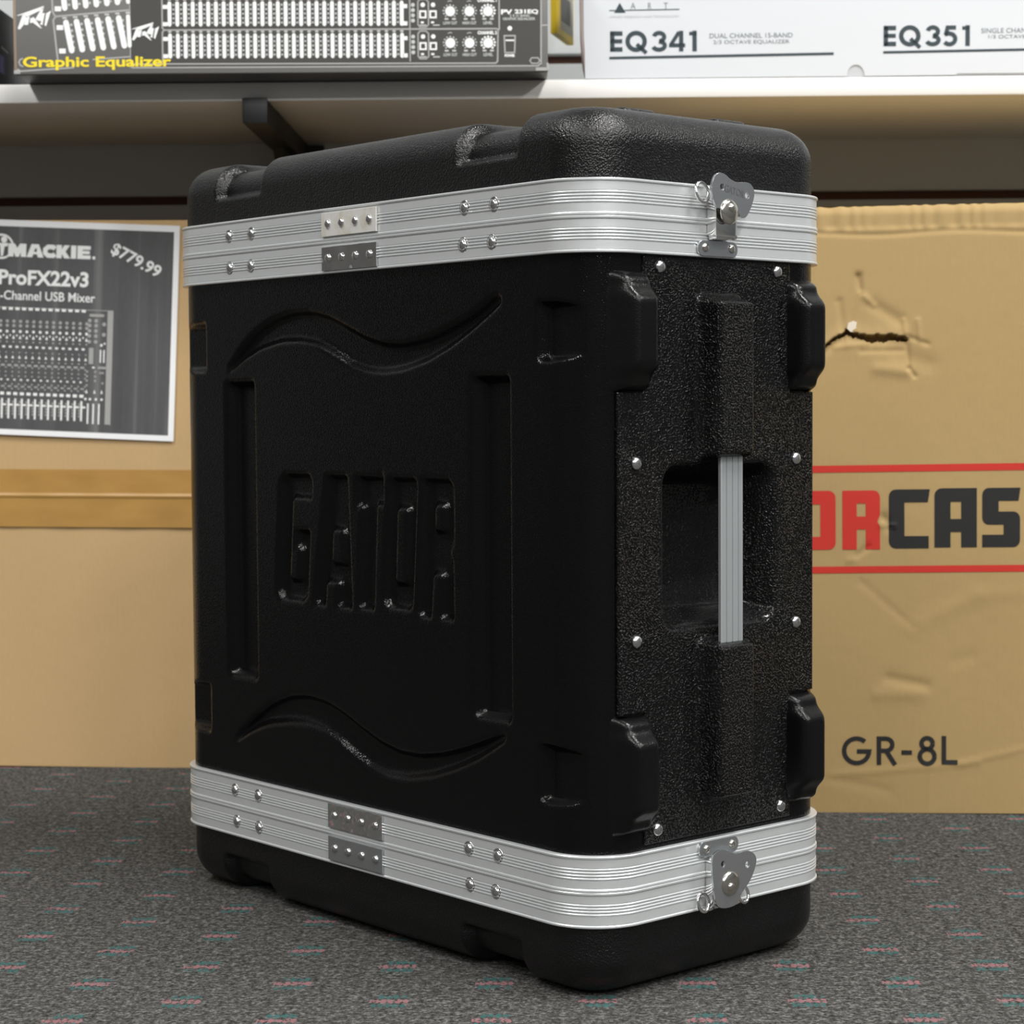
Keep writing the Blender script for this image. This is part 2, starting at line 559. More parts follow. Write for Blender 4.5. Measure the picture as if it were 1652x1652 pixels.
def perimeter(x0, x1, y0, y1, r, st):
    """rounded rectangle from the far left corner round the near corner; st = spacings (left, right, far, back, arc)"""
    P = []
    def seg(a, b, nrm, s):
        n = max(1, int(math.dist(a, b) / s))
        for i in range(n):
            P.append((a[0] + (b[0] - a[0]) * i / n, a[1] + (b[1] - a[1]) * i / n, *nrm))
    def cor(cx, cy, a0, a1, s):
        n = max(3, int(r * R(abs(a1 - a0)) / s))
        for i in range(n):
            a = R(a0 + (a1 - a0) * i / n)
            P.append((cx + r * math.cos(a), cy + r * math.sin(a), math.cos(a), math.sin(a)))
    seg((x0, y1 - r), (x0, y0 + r), (-1, 0), st[0])
    cor(x0 + r, y0 + r, 180, 270, st[4])
    seg((x0 + r, y0), (x1 - r, y0), (0, -1), st[1])
    cor(x1 - r, y0 + r, 270, 360, st[4])
    seg((x1, y0 + r), (x1, y1 - r), (1, 0), st[2])
    cor(x1 - r, y1 - r, 0, 90, st[4])
    seg((x1 - r, y1), (x0 + r, y1), (0, 1), st[3])
    cor(x0 + r, y1 - r, 90, 180, st[4])
    return np.array(P)

def curve_interp(pts, y):
    p = np.array(sorted(pts))
    k = np.linspace(p[0, 0], p[-1, 0], 200)
    v = np.interp(k, p[:, 0], p[:, 1])
    ker = np.hanning(13); ker /= ker.sum()
    v2 = np.convolve(np.pad(v, 6, mode='edge'), ker, 'valid')
    wgt = np.minimum(1, np.minimum(np.arange(200), np.arange(200)[::-1]) / 8.0)
    return np.interp(y, k, v * (1 - wgt) + v2 * wgt)

W1U = [(450.7, 452.1), (430.8, 469.3), (409.6, 482.2), (385.5, 490.9), (358.8, 495.6), (332.8, 495.5), (307.5, 490.8), (282.9, 481.7), (258.8, 472.8), (235.2, 467.4), (212.0, 466.5), (183.8, 469.7), (156.2, 476.6), (129.4, 485.8), (105.8, 497.5), (97.0, 497.0)]
W1L = [(450.7, 446.0), (427.6, 456.6), (403.1, 464.7), (376.0, 469.3), (349.5, 469.4), (323.8, 466.1), (298.8, 456.7), (277.4, 448.0), (256.3, 443.2), (235.6, 442.0), (212.4, 443.9), (184.0, 449.8), (156.4, 459.5), (132.2, 470.7), (111.2, 481.8), (97.0, 490.3)]
W2U = [(447.5, 137.3), (435.0, 148.5), (413.6, 162.8), (389.2, 175.2), (365.5, 182.5), (342.3, 184.9), (316.6, 182.9), (294.6, 176.9), (270.1, 167.6), (246.1, 159.4), (222.6, 155.1), (196.6, 155.3), (168.5, 160.0), (141.1, 167.8), (117.1, 176.2), (95.0, 183.5)]
W2L = [(447.5, 132.5), (424.5, 143.8), (400.0, 152.2), (372.7, 156.7), (346.1, 158.8), (320.3, 156.1), (298.3, 149.4), (279.8, 141.5), (258.5, 134.1), (237.7, 130.5), (211.3, 131.4), (182.8, 137.1), (155.0, 146.1), (127.9, 157.4), (109.4, 167.4), (95.0, 176.0)]

def slanted(poly, yl0, yl1, yr0, yr1, zb, zt):
    """(u, v) letter outline -> face coordinates; left/right edges given at bottom (0) and top (1)"""
    out = []
    for u, v in poly:
        yl = yl0 + (yl1 - yl0) * v
        yr = yr0 + (yr1 - yr0) * v
        out.append((yl + (yr - yl) * u, zb + (zt - zb) * v))
    return out
LET = [  # (outline, islands)
    (slanted([(0, .07), (.12, 0), (.85, 0), (1, .06), (1, .57), (.55, .57), (.55, .41), (.70, .41), (.70, .185), (.42, .185), (.42, .80), (1, .80), (1, .94), (.88, 1), (.15, 1), (0, .93)], 384, 376, 340, 331, 259, 364), []),
    ([(312, 364), (284, 364), (279, 258), (301, 258), (298, 277), (313, 277), (315, 258), (331.5, 258)], [[(304, 319), (291, 319), (289, 295), (305.5, 295)]]),
    ([(272.5, 364), (243, 364), (238, 371), (237, 341), (246, 341), (250.5, 259), (272, 259), (266, 339), (273, 336)], []),
    ([(229, 364), (199, 364), (195.5, 359), (202, 267), (207, 262), (235, 262), (239.5, 269), (232, 358)], [[(220, 339), (208, 339), (210.5, 284), (223, 284)]]),
    ([(190, 364), (158, 364), (152.5, 358), (152.5, 316), (157, 309), (153.5, 302), (153, 258), (171.5, 258), (167.5, 291), (177, 291), (180, 258), (197, 258)], [[(174, 343), (164.5, 343), (164.5, 326), (174.5, 326)]]),
]

def face_relief(y, z):
    """depth (mm) pressed into the logo face"""
    d = np.zeros(y.shape)
    for U, L, dep in ((W1U, W1L, 7.0), (W2U, W2L, 7.0)):
        a = curve_interp(U, y) - z
        b = z - curve_interp(L, y)
        e = np.minimum(y - min(p[0] for p in U), max(p[0] for p in U) - y)
        m = np.minimum(np.minimum(a * 0.85, b * 0.85), e)
        d = np.maximum(d, dep * sstep(0, 4.6, m))
    for cy in (110.0, 434.5):
        d = np.maximum(d, 10.0 * sstep(0, 8.0, -sd_box(y, z, cy, 314.5, 22.5, 126.5, 5)))
    for cy in (14.0, W - 14.0):
        for cz in (469.0, HT - 469.0):
            d = np.maximum(d, 9.0 * sstep(0, 4.5, -sd_box(y, z, cy, cz, 45.0, 21.5, 3)))
    for P, I in LET:
        s = sd_poly(y, z, P)
        for q in I: s = np.maximum(s, -sd_poly(y, z, q))
        d = np.maximum(d, 6.5 * sstep(-0.3, 4.2, -s))
    return d

# --- body shell
P = perimeter(4, D - 4, 4, W - 4, 41, (1.5, 6, 6, 8, 2.0))
zs = np.linspace(100, 527, 286)
n, m = len(P), len(zs)
px = np.repeat(P[None, :, 0], m, 0).copy()
py = np.repeat(P[None, :, 1], m, 0).copy()
pz = np.repeat(zs[:, None], n, 1)
rel = blur(face_relief(py, pz), 2)
left = np.repeat((P[None, :, 2] < -0.05), m, 0)
px = np.where(left, np.maximum(px, 4 + rel), px)
right = np.repeat((P[None, :, 2] > 0.05), m, 0)
relb = face_relief(py, pz)
px = np.where(right, np.minimum(px, D - 4 - relb), px)
idx = np.arange(n * m).reshape(m, n)
f = np.stack([idx[:-1], np.roll(idx, -1, 1)[:-1], np.roll(idx, -1, 1)[1:], idx[1:]], -1)
cxm, cym, czm = px[:-1] + 0, py[:-1], pz[:-1]
keep = ~((cym < 5) & (cxm > 62) & (cxm < 196) & (czm > 235) & (czm < 392))
f = f.reshape(-1, 4)[keep.reshape(-1)]
shell = pyd('body_shell', np.stack([px, py, pz], -1).reshape(-1, 3), f, M_shell, case, True)

# --- lids
def lid_mesh(name, flip):
    Pl = perimeter(4, D - 4, 4, W - 4, 41, (2.0, 3, 2.0, 3, 2.6))
    ring = []
    for zz in np.linspace(568, 598, 16): ring.append((0, zz, 0))
    for k in range(1, 17):
        a = k / 16 * math.pi / 2
        ring.append((27 * (1 - math.cos(a)), 598 + 27 * math.sin(a), a))
    for ins in (30, 36, 45, 60, 80, 100, 118): ring.append((ins, 625.0, math.pi / 2))
    vs = []
    for ins, zz, a in ring:
        rr = np.where(np.abs(Pl[:, 2]) * np.abs(Pl[:, 3]) > 1e-6, 1, 0)
        x = Pl[:, 0] - Pl[:, 2] * ins
        y = Pl[:, 1] - Pl[:, 3] * ins
        if ins > 41:  # past the corner centres: keep a plain inset rectangle
            x = np.clip(Pl[:, 0] - np.sign(Pl[:, 2]) * ins, 4 + ins, D - 4 - ins)
            y = np.clip(Pl[:, 1] - np.sign(Pl[:, 3]) * 41, 45, W - 45)
        # stacking notches across the long top edges
        yy = Pl[:, 1]
        q = np.zeros(len(yy))
        for c in (112.0, W - 112.0):
            # one end runs out gently over the top, the other stays crisp
            soft = 6.5 + max(0.0, ins - 16) * 1.1
            q = np.maximum(q, np.minimum(sstep(0, soft, 34.5 - (yy - c)), sstep(0, 6.5, 34.5 + (yy - c))))
        q = q * (np.abs(Pl[:, 2]) > 0.6)
        vm = sstep(592, 596.5, zz) * (1 - sstep(40, 110, ins))
        dep = 8.0 * q * vm
        x = x - Pl[:, 2] * dep * math.cos(a)
        zo = zz - dep * math.sin(a)
        vs.append(np.stack([x, y, zo], -1))
    V = np.concatenate(vs)
    nr, nn = len(ring), len(Pl)
    ix = np.arange(nr * nn).reshape(nr, nn)
    F = np.stack([ix[:-1], np.roll(ix, -1, 1)[:-1], np.roll(ix, -1, 1)[1:], ix[1:]], -1).reshape(-1, 4).tolist()
    V = V.tolist()
    L = [i for i in range(nn) if abs(Pl[i, 2] + 1) < 1e-9 and abs(Pl[i, 3]) < 1e-9]
    Rr = [i for i in range(nn) if abs(Pl[i, 2] - 1) < 1e-9 and abs(Pl[i, 3]) < 1e-9][::-1]
    k = min(len(L), len(Rr))
    last = ix[-1]
    for i in range(k - 1):
        F.append([last[L[i]], last[L[i + 1]], last[Rr[i + 1]], last[Rr[i]]])
    V = np.array(V)
    if flip:
        V[:, 2] = HT - V[:, 2]
        F = [list(reversed(q)) for q in F]
    o = pyd(name, V, F, M_lid, case, True)
    # raised feet at the handle end of the lid's flat
    for rx in (84, 178):
        for ry in (53,):
            bm = box_bm(rx - 19, rx + 19, ry - 19, ry + 19, 612, 626.6 if flip else 629.0, 6, 4)
            if flip:
                for v in bm.verts: v.co.z = HT - v.co.z
            from_bm('stacking_foot', bm, M_lid, o, True)
    return o
lid_t = lid_mesh('lid', False)
lid_b = lid_mesh('lid', True)

# --- aluminium bands
prof = [(-4.5, 0.0), (0.5, 0.0), (0.9, 0.5), (0.9, 1.5), (0.5, 1.9), (-0.35, 2.1), (-0.35, 2.5), (0, 2.6), (0, 8.2)]
for k in range(4):
    b0 = 8.3 + k * 2.2
    prof += [(-0.45, b0), (-0.45, b0 + 0.3), (0.10, b0 + 0.45), (0.38, b0 + 0.85), (0.42, b0 + 1.15), (0.38, b0 + 1.45), (0.10, b0 + 1.85), (-0.45, b0 + 2.0)]
prof += [(-0.45, 17.2), (0, 17.35), (0, 22.4), (-0.35, 22.6), (-0.35, 23.0), (0.45, 23.2), (0.8, 23.8), (0.8, 24.9), (0.45, 25.3), (-4.5, 25.3)]
prof = [(o_, z_) for o_, z_ in prof]
def band(z0, up):
    Pb = perimeter(0, D, 0, W, 45, (30, 30, 30, 30, 3.2))
    vs = []
    for o_, z_ in prof:
        zz = z0 + z_ if up else z0 + 25.3 - z_
        vs.append(np.stack([Pb[:, 0] + Pb[:, 2] * o_, Pb[:, 1] + Pb[:, 3] * o_, np.full(len(Pb), zz)], -1))
    V = np.concatenate(vs)
    ix = np.arange(len(V)).reshape(len(prof), len(Pb))
    F = np.stack([ix[:-1], np.roll(ix, -1, 1)[:-1], np.roll(ix, -1, 1)[1:], ix[1:]], -1).reshape(-1, 4)
    if not up: F = F[:, ::-1]
    o = pyd('aluminum_band', V, F, M_alu, case)
    autosmooth(o, 24)
    return o
bands = {}
bands['t_lid'] = band(547.85, False)    # lip beads outward (top), joint at 547.7
bands['t_body'] = band(522.3, True)
bands['b_body'] = band(78.85, False)
bands['b_lid'] = band(53.3, True)
for key, zc in (('t_lid', 560.6), ('t_body', 534.2), ('b_body', 92.6), ('b_lid', 66.0)):
    for yc in (442, 409, 132, 100):
        dome('rivet', '-x', (0.3, yc + random.uniform(-2, 2), zc), 4.1, 2.8, M_steel, bands[key], rim=1.7)
for j, (z0, z1, mt) in enumerate(((551.0, 569.6, M_plate), (524.3, 543.0, M_mirror), (82.4, 101.7, M_mirror), (56.2, 75.3, M_zinc))):
    bm = prism_bm([(0, 0), (71, 0), (71, z1 - z0), (0, z1 - z0)], 0, -1.6, 0.3)
    for v in bm.verts: v.co = Vector((v.co.y - 0.35, 306 - v.co.x, v.co.z + z0))
    pl = from_bm('joint_plate', bm, mt, case)
    setp(pl, ['stained silver joint plate', 'mirror bright joint plate', 'mirror bright joint plate low on the case', 'dull grey joint plate'][j])
    for k in range(4):
        dome('rivet', '-x', (-1.9, 297 - k * 17.9, (z0 + z1) / 2 + 0.5), 3.4, 2.4, M_steel, pl)

# --- handle side panel
gx = np.arange(29.5, 232.6, 1.3)
gz = np.arange(108.0, 521.5, 1.3)
GX, GZ = np.meshgrid(gx, gz)
dep = np.zeros(GX.shape)
well = sd_box(GX, GZ, 132.5, 316.0, 61.0, 61.0, 16)
dep += 34.0 * sstep(0, 17.0, -well) * (0.72 + 0.28 * sstep(0, 40, -well))
# the well runs out flatter on the right
for z0, z1 in ((377.5, 495.0), (132.0, 249.5)):
    s = sd_box(GX, GZ, 129.5, (z0 + z1) / 2, 21.8, (z1 - z0) / 2, 4)
    mm = sstep(0, 4.0, -s)
    dep = dep * (1 - mm) - 19.5 * mm
PYs = 2.5 + blur(dep, 3)
ix = np.arange(GX.size).reshape(GX.shape)
F = np.stack([ix[:-1, :-1], ix[:-1, 1:], ix[1:, 1:], ix[1:, :-1]], -1)
fx, fz = GX[:-1, :-1], GZ[:-1, :-1]
keep = ~((np.abs(fz - 313.5) > 112) & ((fx < 54) | (fx > 206)))
V = np.stack([GX, PYs, GZ], -1).reshape(-1, 3)
F = F[keep]
used = np.unique(F)
remap = -np.ones(len(V), int); remap[used] = np.arange(len(used))
panel = pyd('side_panel', V[used], remap[F], M_panel, case, True)
sm = panel.modifiers.new('thickness', 'SOLIDIFY')
sm.thickness = 0.004
sm.offset = -1
for x, z in ((70, 514), (192, 515), (46, 377), (213, 377), (46, 252.5), (213, 254), (66, 117.5), (196, 117)):
    dome('rivet', '-y', (x, 2.2, z), 4.6, 2.8, M_steel, panel, rim=0)

# --- corner bumpers
def bumper(x0, z0, z1, m0, m1, wear=False):
    """foot moulded on the case corner: low ends, proud middle"""
    gx = np.arange(x0 - 4, x0 + 36.1, 1.2)
    gz = np.arange(z0 - 3, z1 + 3.1, 1.2)
    A, B = np.meshgrid(gx, gz)
    s = sd_box(A, B, x0 + 16, (z0 + z1) / 2, 17.5, (z1 - z0) / 2, 4)
    low = 18.0 * sstep(-1.5, 6.5, -s)
    s2 = sd_box(A, B, x0 + 16, (m0 + m1) / 2, 16.5, (m1 - m0) / 2 + 3, 4)
    hi = 9.5 * sstep(-3, 8.0, -s2)
    y = 13.0 - blur(low + hi, 7)
    ix = np.arange(A.size).reshape(A.shape)
    F = np.stack([ix[:-1, :-1], ix[:-1, 1:], ix[1:, 1:], ix[1:, :-1]], -1).reshape(-1, 4)
    return pyd('corner_bumper', np.stack([A, y, B], -1).reshape(-1, 3), F, M_bump, case, True)
for x0 in (27.0, 203.0):
    bumper(x0, 424.5, 512, 441, 495)
    bumper(x0, 115, 202.5, 132, 186)

# --- handle bar
bm = bmesh.new()
pf = [(119.5, -6.5), (119.5, -8.8), (120.3, -9.6)]
for g in (124.8, 131.0, 137.2):
    pf += [(g - 0.5, -9.6), (g - 0.3, -8.8), (g + 0.3, -8.8), (g + 0.5, -9.6)]
pf += [(141.7, -9.6), (142.5, -8.8), (142.5, -6.5)]
bmv = []
for zz in (244.0, 384.0): bmv += [(a, b, zz) for a, b in pf]
k = len(pf)
F = [(i, (i + 1) % k, k + (i + 1) % k, k + i) for i in range(k)]
bar = pyd('handle_bar', bmv, F, M_bar, case)
setp(bar, 'grey ribbed metal handle bar')

# --- butterfly latches
def latch(wing, holes, wc, rv, kp, krv, body, hook, loops, kz, stamp=False):
    k = from_bm('latch', prism_bm(kp, -0.4, -2.0, 0.4), M_zinc, case)
    setp(k, 'plated butterfly latch')
    for q in krv: dome('rivet', '-y', (q[0], -1.8, q[1]), 3.3, 2.0, M_nickel, k)
    bm = box_bm(*hook[0], *hook[1], *hook[2], 0.8)
    tube_pts(bm, [(hook[0][0] - 0.5, hook[1][0] + 1.5, (hook[2][0] + hook[2][1]) / 2), (hook[0][1] + 0.5, hook[1][0] + 1.5, (hook[2][0] + hook[2][1]) / 2)], 1.9)
    o = from_bm('hook', bm, M_chrome, k); autosmooth(o, 40)
    bm = bmesh.new()
    x0, x1, z0, z1 = body
    box_bm(x0, x1, -9.5, -8.0, z0, z1, 0.5, bm=bm)
    box_bm(x0, x0 + 1.4, -9.0, -0.5, z0, z1, 0.4, bm=bm)
    box_bm(x1 - 1.4, x1, -9.0, -0.5, z0, z1, 0.4, bm=bm)
    o = from_bm('latch_body', bm, M_chrome, k); autosmooth(o, 40)
    hl = [[(h[0] + 2.3 * math.cos(a * math.pi / 5), h[1] + 2.3 * math.sin(a * math.pi / 5)) for a in range(10)] for h in holes]
    o = from_bm('wing', prism_bm(smooth_loop(wing), -11.6, -13.6, 0.0, hl), M_zinc, k)
    bv = o.modifiers.new('bevel', 'BEVEL'); bv.width = 0.0005; bv.segments = 2; bv.limit_method = 'ANGLE'
    dome('washer', '-y', (wc[0], -13.8, wc[1]), 9.0, 2.6, M_nickel, k, n=28)
    dome('rivet', '-y', (rv[0], -16.0, rv[1]), 3.2, 2.2, M_nickel, k)
    for lx, lz, r in loops:
        bm = bmesh.new()
        tube_pts(bm, [(lx + r * 0.85 * math.cos(a * math.pi / 12), -6.5 + 1.5 * math.sin(a * math.pi / 12), lz + r * math.sin(a * math.pi / 12)) for a in range(24)], 1.35, 8, True)
        sg = 1 if lx < 125 else -1
        tube_pts(bm, [(lx + sg * 2, -5, lz - r), (lx + sg * 9, -5, lz - r - 0.2), (lx + sg * 14, -4, lz - r - 0.2)], 1.3, 8)
        from_bm('spring_loop', bm, M_chrome, k, True)
    if stamp:
        v, f = text2d('GATOR', 118.8, 139.5, 566.2, 571.6, bold=0.02, rot=-10)
        st = Ink().add((v, f)).build('stamped_lettering', M_chrome, k, -13.75)
        st['kind'] = 'stuff'
    return k
def smooth_loop(p, it=2):
    p = [tuple(q) for q in p]
    for _ in range(it):
        q = []
        for i in range(len(p)):
            a, b = p[i], p[(i + 1) % len(p)]
            q += [(a[0] * .75 + b[0] * .25, a[1] * .75 + b[1] * .25), (a[0] * .25 + b[0] * .75, a[1] * .25 + b[1] * .75)]
        p = q
    return p
latch([(107.3, 576.4), (110.8, 580.2), (114.8, 581.2), (119.8, 580.0), (124.9, 576.9), (130.9, 575.2), (138.1, 575.8), (144.2, 575.9), (148.6, 573.2), (150.3, 568.8), (148.6, 562.5), (145.4, 556.4), (142.3, 552.0), (139.1, 550.0), (134.5, 551.0), (131.8, 557.5), (127, 562.5), (119.5, 562.5), (116.5, 556.0), (111.3, 555.6), (107.2, 562.1), (105.3, 569.4)],
      [(116.3, 571.1), (142.2, 566.6)], (123.4, 553.9), (123.4, 556.6),
      rrect(103.8, 145, 523.0, 534.2, 5.2), [(111.4, 529.0), (138.3, 529.2)], (114.5, 136.0, 537.5, 572), ((115.5, 135.8), (-9.0, -1.0), (534.6, 539.4)), [(103.2, 567.0, 7.0)], 528, True)
latch([(105.3, 93.9), (109.0, 97.4), (115.6, 98.8), (122.3, 96.3), (129.5, 93.0), (135.7, 93.2), (141.9, 93.9), (148.4, 91.6), (152, 87.6), (152.2, 83.2), (149.4, 76.5), (144.0, 69.4), (139, 65.6), (135.9, 63.0), (131.8, 54.6), (110.8, 55.2), (107.8, 66.7), (105.8, 81.1)],
      [(116.6, 87.6), (142.4, 83.3)], (124.2, 72.3), (122.0, 70.6),
      rrect(104.3, 145.5, 91.2, 102.8, 5.4), [(111.9, 97.3), (138.8, 97.2)], (112, 133.5, 55, 90), ((112.5, 134), (-9.0, -1.0), (86.6, 91.0)), [(103.3, 60.6, 6.4), (145.5, 60.0, 6.0)], 97)

# ------------------------------------------------------------------ cardboard boxes on the carpet
def crease(X, Z, a, b, wd, h):
    a, b = np.array(a, float), np.array(b, float)
    e = b - a
    tt = np.clip(((X - a[0]) * e[0] + (Z - a[1]) * e[1]) / (e @ e), 0, 1)
    d = np.hypot(X - a[0] - e[0] * tt, Z - a[1] - e[1] * tt)
    return h * np.exp(-(d / wd) ** 2)

# right carton: local mm, x along the face, y into the wall, z up
rb = empty('cardboard_box', (0.38, 2.058, 0.0005), (0, R(-0.35), R(-4.6)))
setp(rb, 'brown cardboard box with torn front and red and black print, right of the case', 'box')
xs = np.unique(np.concatenate([np.arange(-270, -110, 8.0), np.arange(-110, 125, 1.5), np.arange(125, 431, 8.0), [430.0]]))
zs = np.unique(np.concatenate([np.arange(0, 420, 3.0), np.arange(420, 560, 1.3), np.arange(560, 616.1, 2.0), [616.0]]))
X, Z = np.meshgrid(xs, zs)
Yd = np.zeros(X.shape)
# crushed top edge with flutes
edge = sstep(590, 596, Z)
Yd += edge * (1.2 + 1.0 * np.sin(X * 0.42 + 1.5 * np.sin(X * 0.11)) * (0.6 + 0.4 * np.sin(X * 0.05)))
Yd += 1.2 * np.exp(-((Z - 588 - 1.5 * np.sin(X * 0.04)) / 2.2) ** 2)
Yd += np.clip((Z - 606) / 10, 0, 1) ** 2 * 5
# tear
tear = np.array([(-96, 472), (-91, 477), (-85, 482), (-79, 486), (-74, 487), (-70, 492), (-67, 488.5), (-60, 487), (-52, 485), (-46, 483.5), (-40, 485), (-34, 484), (-27, 485.5), (-20, 484), (-13, 483), (-10, 480)])
zt = np.interp(xs, tear[:, 0], tear[:, 1], left=-999, right=-999) + rng.normal(0, 0.35, len(xs))
half = np.interp(xs, [-96, -88, -74, -70, -60, -45, -30, -14, -9], [0.6, 1.6, 1.6, 2.6, 2.2, 3.4, 3.2, 2.2, 0.3], left=0, right=0)
dz = np.abs(Z - (zt - half * 0.6)[None, :])
hole = (dz < half[None, :]) & (half[None, :] > 0.2)
near = np.exp(-((Z - zt[None, :]) / 9.0) ** 2) * (half[None, :] > 0)
Yd += np.where(Z < zt[None, :], 3.2 * near, -1.4 * near)
Yd += 14.0 * hole
for a, b, wd, h in (((-70, 492), (-59, 545), 3.5, 2.6), ((-59, 545), (-56, 528), 2.2, 3.0), ((-56, 528), (-44, 516), 2.5, -2.4), ((-44, 516), (-18, 500), 5, 2.8), ((-78, 520), (-74, 492), 3, 2.0),
                    ((-10, 480), (-9, 452), 1.6, 2.6), ((-9, 452), (-3, 444), 1.8, 3.0), ((-82, 474), (-50, 478), 2.5, -1.4), ((-56, 470), (-14, 470), 2.4, 1.6), ((-40, 452), (-12, 449), 5, -2.6),
                    ((-14, 500), (-12, 488), 2, -2.4), ((0, 500), (2, 480), 2, -2.0), ((-20, 468), (10, 456), 7, 2.2), ((10, 476), (-8, 483), 2, 2),
                    ((-34, 302), (-30, 292), 3, 3.4), ((-36, 294), (-24, 293), 2.2, -3.0), ((-62, 262), (-50, 272), 2.2, 2.2), ((-70, 258), (-62, 260), 2.2, -1.6),
                    ((-57, 236), (-5, 190), 3, 0.9), ((-5, 190), (60, 222), 7, -1.0), ((60, 222), (100, 226), 6, -0.7), ((-30, 138), (8, 130), 4, 2.0), ((-40, 122), (0, 122), 6, -1.6),
                    ((-90, 38), (60, 52), 2.5, -1.1), ((40, 50), (105, 66), 2.0, -1.2), ((-90, 36), (-30, 22), 4, 0.8), ((38, 155), (52, 160), 5, 0.9), ((10, 0), (12, 50), 3, -0.6)):
    Yd += crease(X, Z, a, b, wd * 1.25, h * 0.55)
Yd += 1.2 * np.sin(X * 0.012 + 1) * np.sin(Z * 0.009)
ix = np.arange(X.size).reshape(X.shape)
F = np.stack([ix[:-1, :-1], ix[:-1, 1:], ix[1:, 1:], ix[1:, :-1]], -1).reshape(-1, 4)
front = pyd('front_panel', np.stack([X, Yd, Z], -1).reshape(-1, 3), F, M_card_r, rb, True)
bm = bmesh.new()
for q in (((-270, 5, 616), (430, 5, 616), (430, 440, 616), (-270, 440, 616)), ((-270, 0, 0), (-270, 440, 0), (430, 440, 0), (430, 0, 0)),
          ((-270, 0, 0), (-270, 5, 616), (-270, 440, 616), (-270, 440, 0)), ((430, 0, 0), (430, 440, 0), (430, 440, 616), (430, 5, 616)), ((-270, 440, 0), (-270, 440, 616), (430, 440, 616), (430, 440, 0))):
    bm.faces.new([bm.verts.new(p) for p in q])
from_bm('carton_body', bm, M_card_r, rb)
lip = Ink()
lip.poly([(-67, 489.5), (-70.5, 493), (-69, 498.5), (-64, 500.5), (-60.5, 499), (-61.5, 494), (-57, 489)])
lo = lip.build('torn_flap', M_liner, rb, -1.2)
setp(lo, 'pale torn flap of cardboard')

# print on the right carton: follows the panel relief
def on_panel(ink, name, mat):
    v = np.array(ink.v)
    yi = np.interp(v[:, 0], xs, np.arange(len(xs)))
    zi = np.interp(v[:, 1], zs, np.arange(len(zs)))
    a = np.clip(yi.astype(int), 0, len(xs) - 2); b = np.clip(zi.astype(int), 0, len(zs) - 2)
    u, w_ = yi - a, zi - b
    d = (Yd[b, a] * (1 - u) * (1 - w_) + Yd[b, a + 1] * u * (1 - w_) + Yd[b + 1, a] * (1 - u) * w_ + Yd[b + 1, a + 1] * u * w_)
    o = ink.build(name, mat, rb, 0)
    for vert, dd in zip(o.data.vertices, d): vert.co.y = (dd - 0.35) * 0.001
    return o
def grid_fill(loops, step=3.0):
    """filled outline cut into small faces so that the print can follow dents"""
    v, f = fill2d(loops)
    bm = bmesh.new()
    vs = [bm.verts.new((q[0], 0, q[1])) for q in v]
    for q in f:
        try: bm.faces.new([vs[i] for i in q])
        except ValueError: pass
    mn, mx = v.min(0), v.max(0)
    for ax, lo_, hi_ in ((0, mn[0], mx[0]), (2, mn[1], mx[1])):
        k = lo_ + step
        while k < hi_:
            co = [0, 0, 0]; no = [0, 0, 0]; co[ax] = k; no[ax] = 1
            bmesh.ops.bisect_plane(bm, geom=list(bm.verts) + list(bm.edges) + list(bm.faces), plane_co=co, plane_no=no)
            k += step
    bm.verts.index_update()
    out = [(q.co.x, q.co.z) for q in bm.verts]
    ff = [tuple(q.index for q in p.verts) for p in bm.faces]
    bm.free()
    return np.array(out), ff
H0, H1 = 269.7, 329.6          # letter foot and head
def blk(x0, x1, parts, tilt=0.0):
    """block capital: loops in unit coordinates"""
    return [[(x0 + (x1 - x0) * u, H0 + tilt + (H1 - H0) * v) for u, v in l] for l in parts]
rc = 0.13
def cor(u0, v0, q, n=4):   # rounded corner of the unit glyph; q quadrant
    return arc(u0, v0, 0.17, q * 90, q * 90 + 90, n, 0.12)
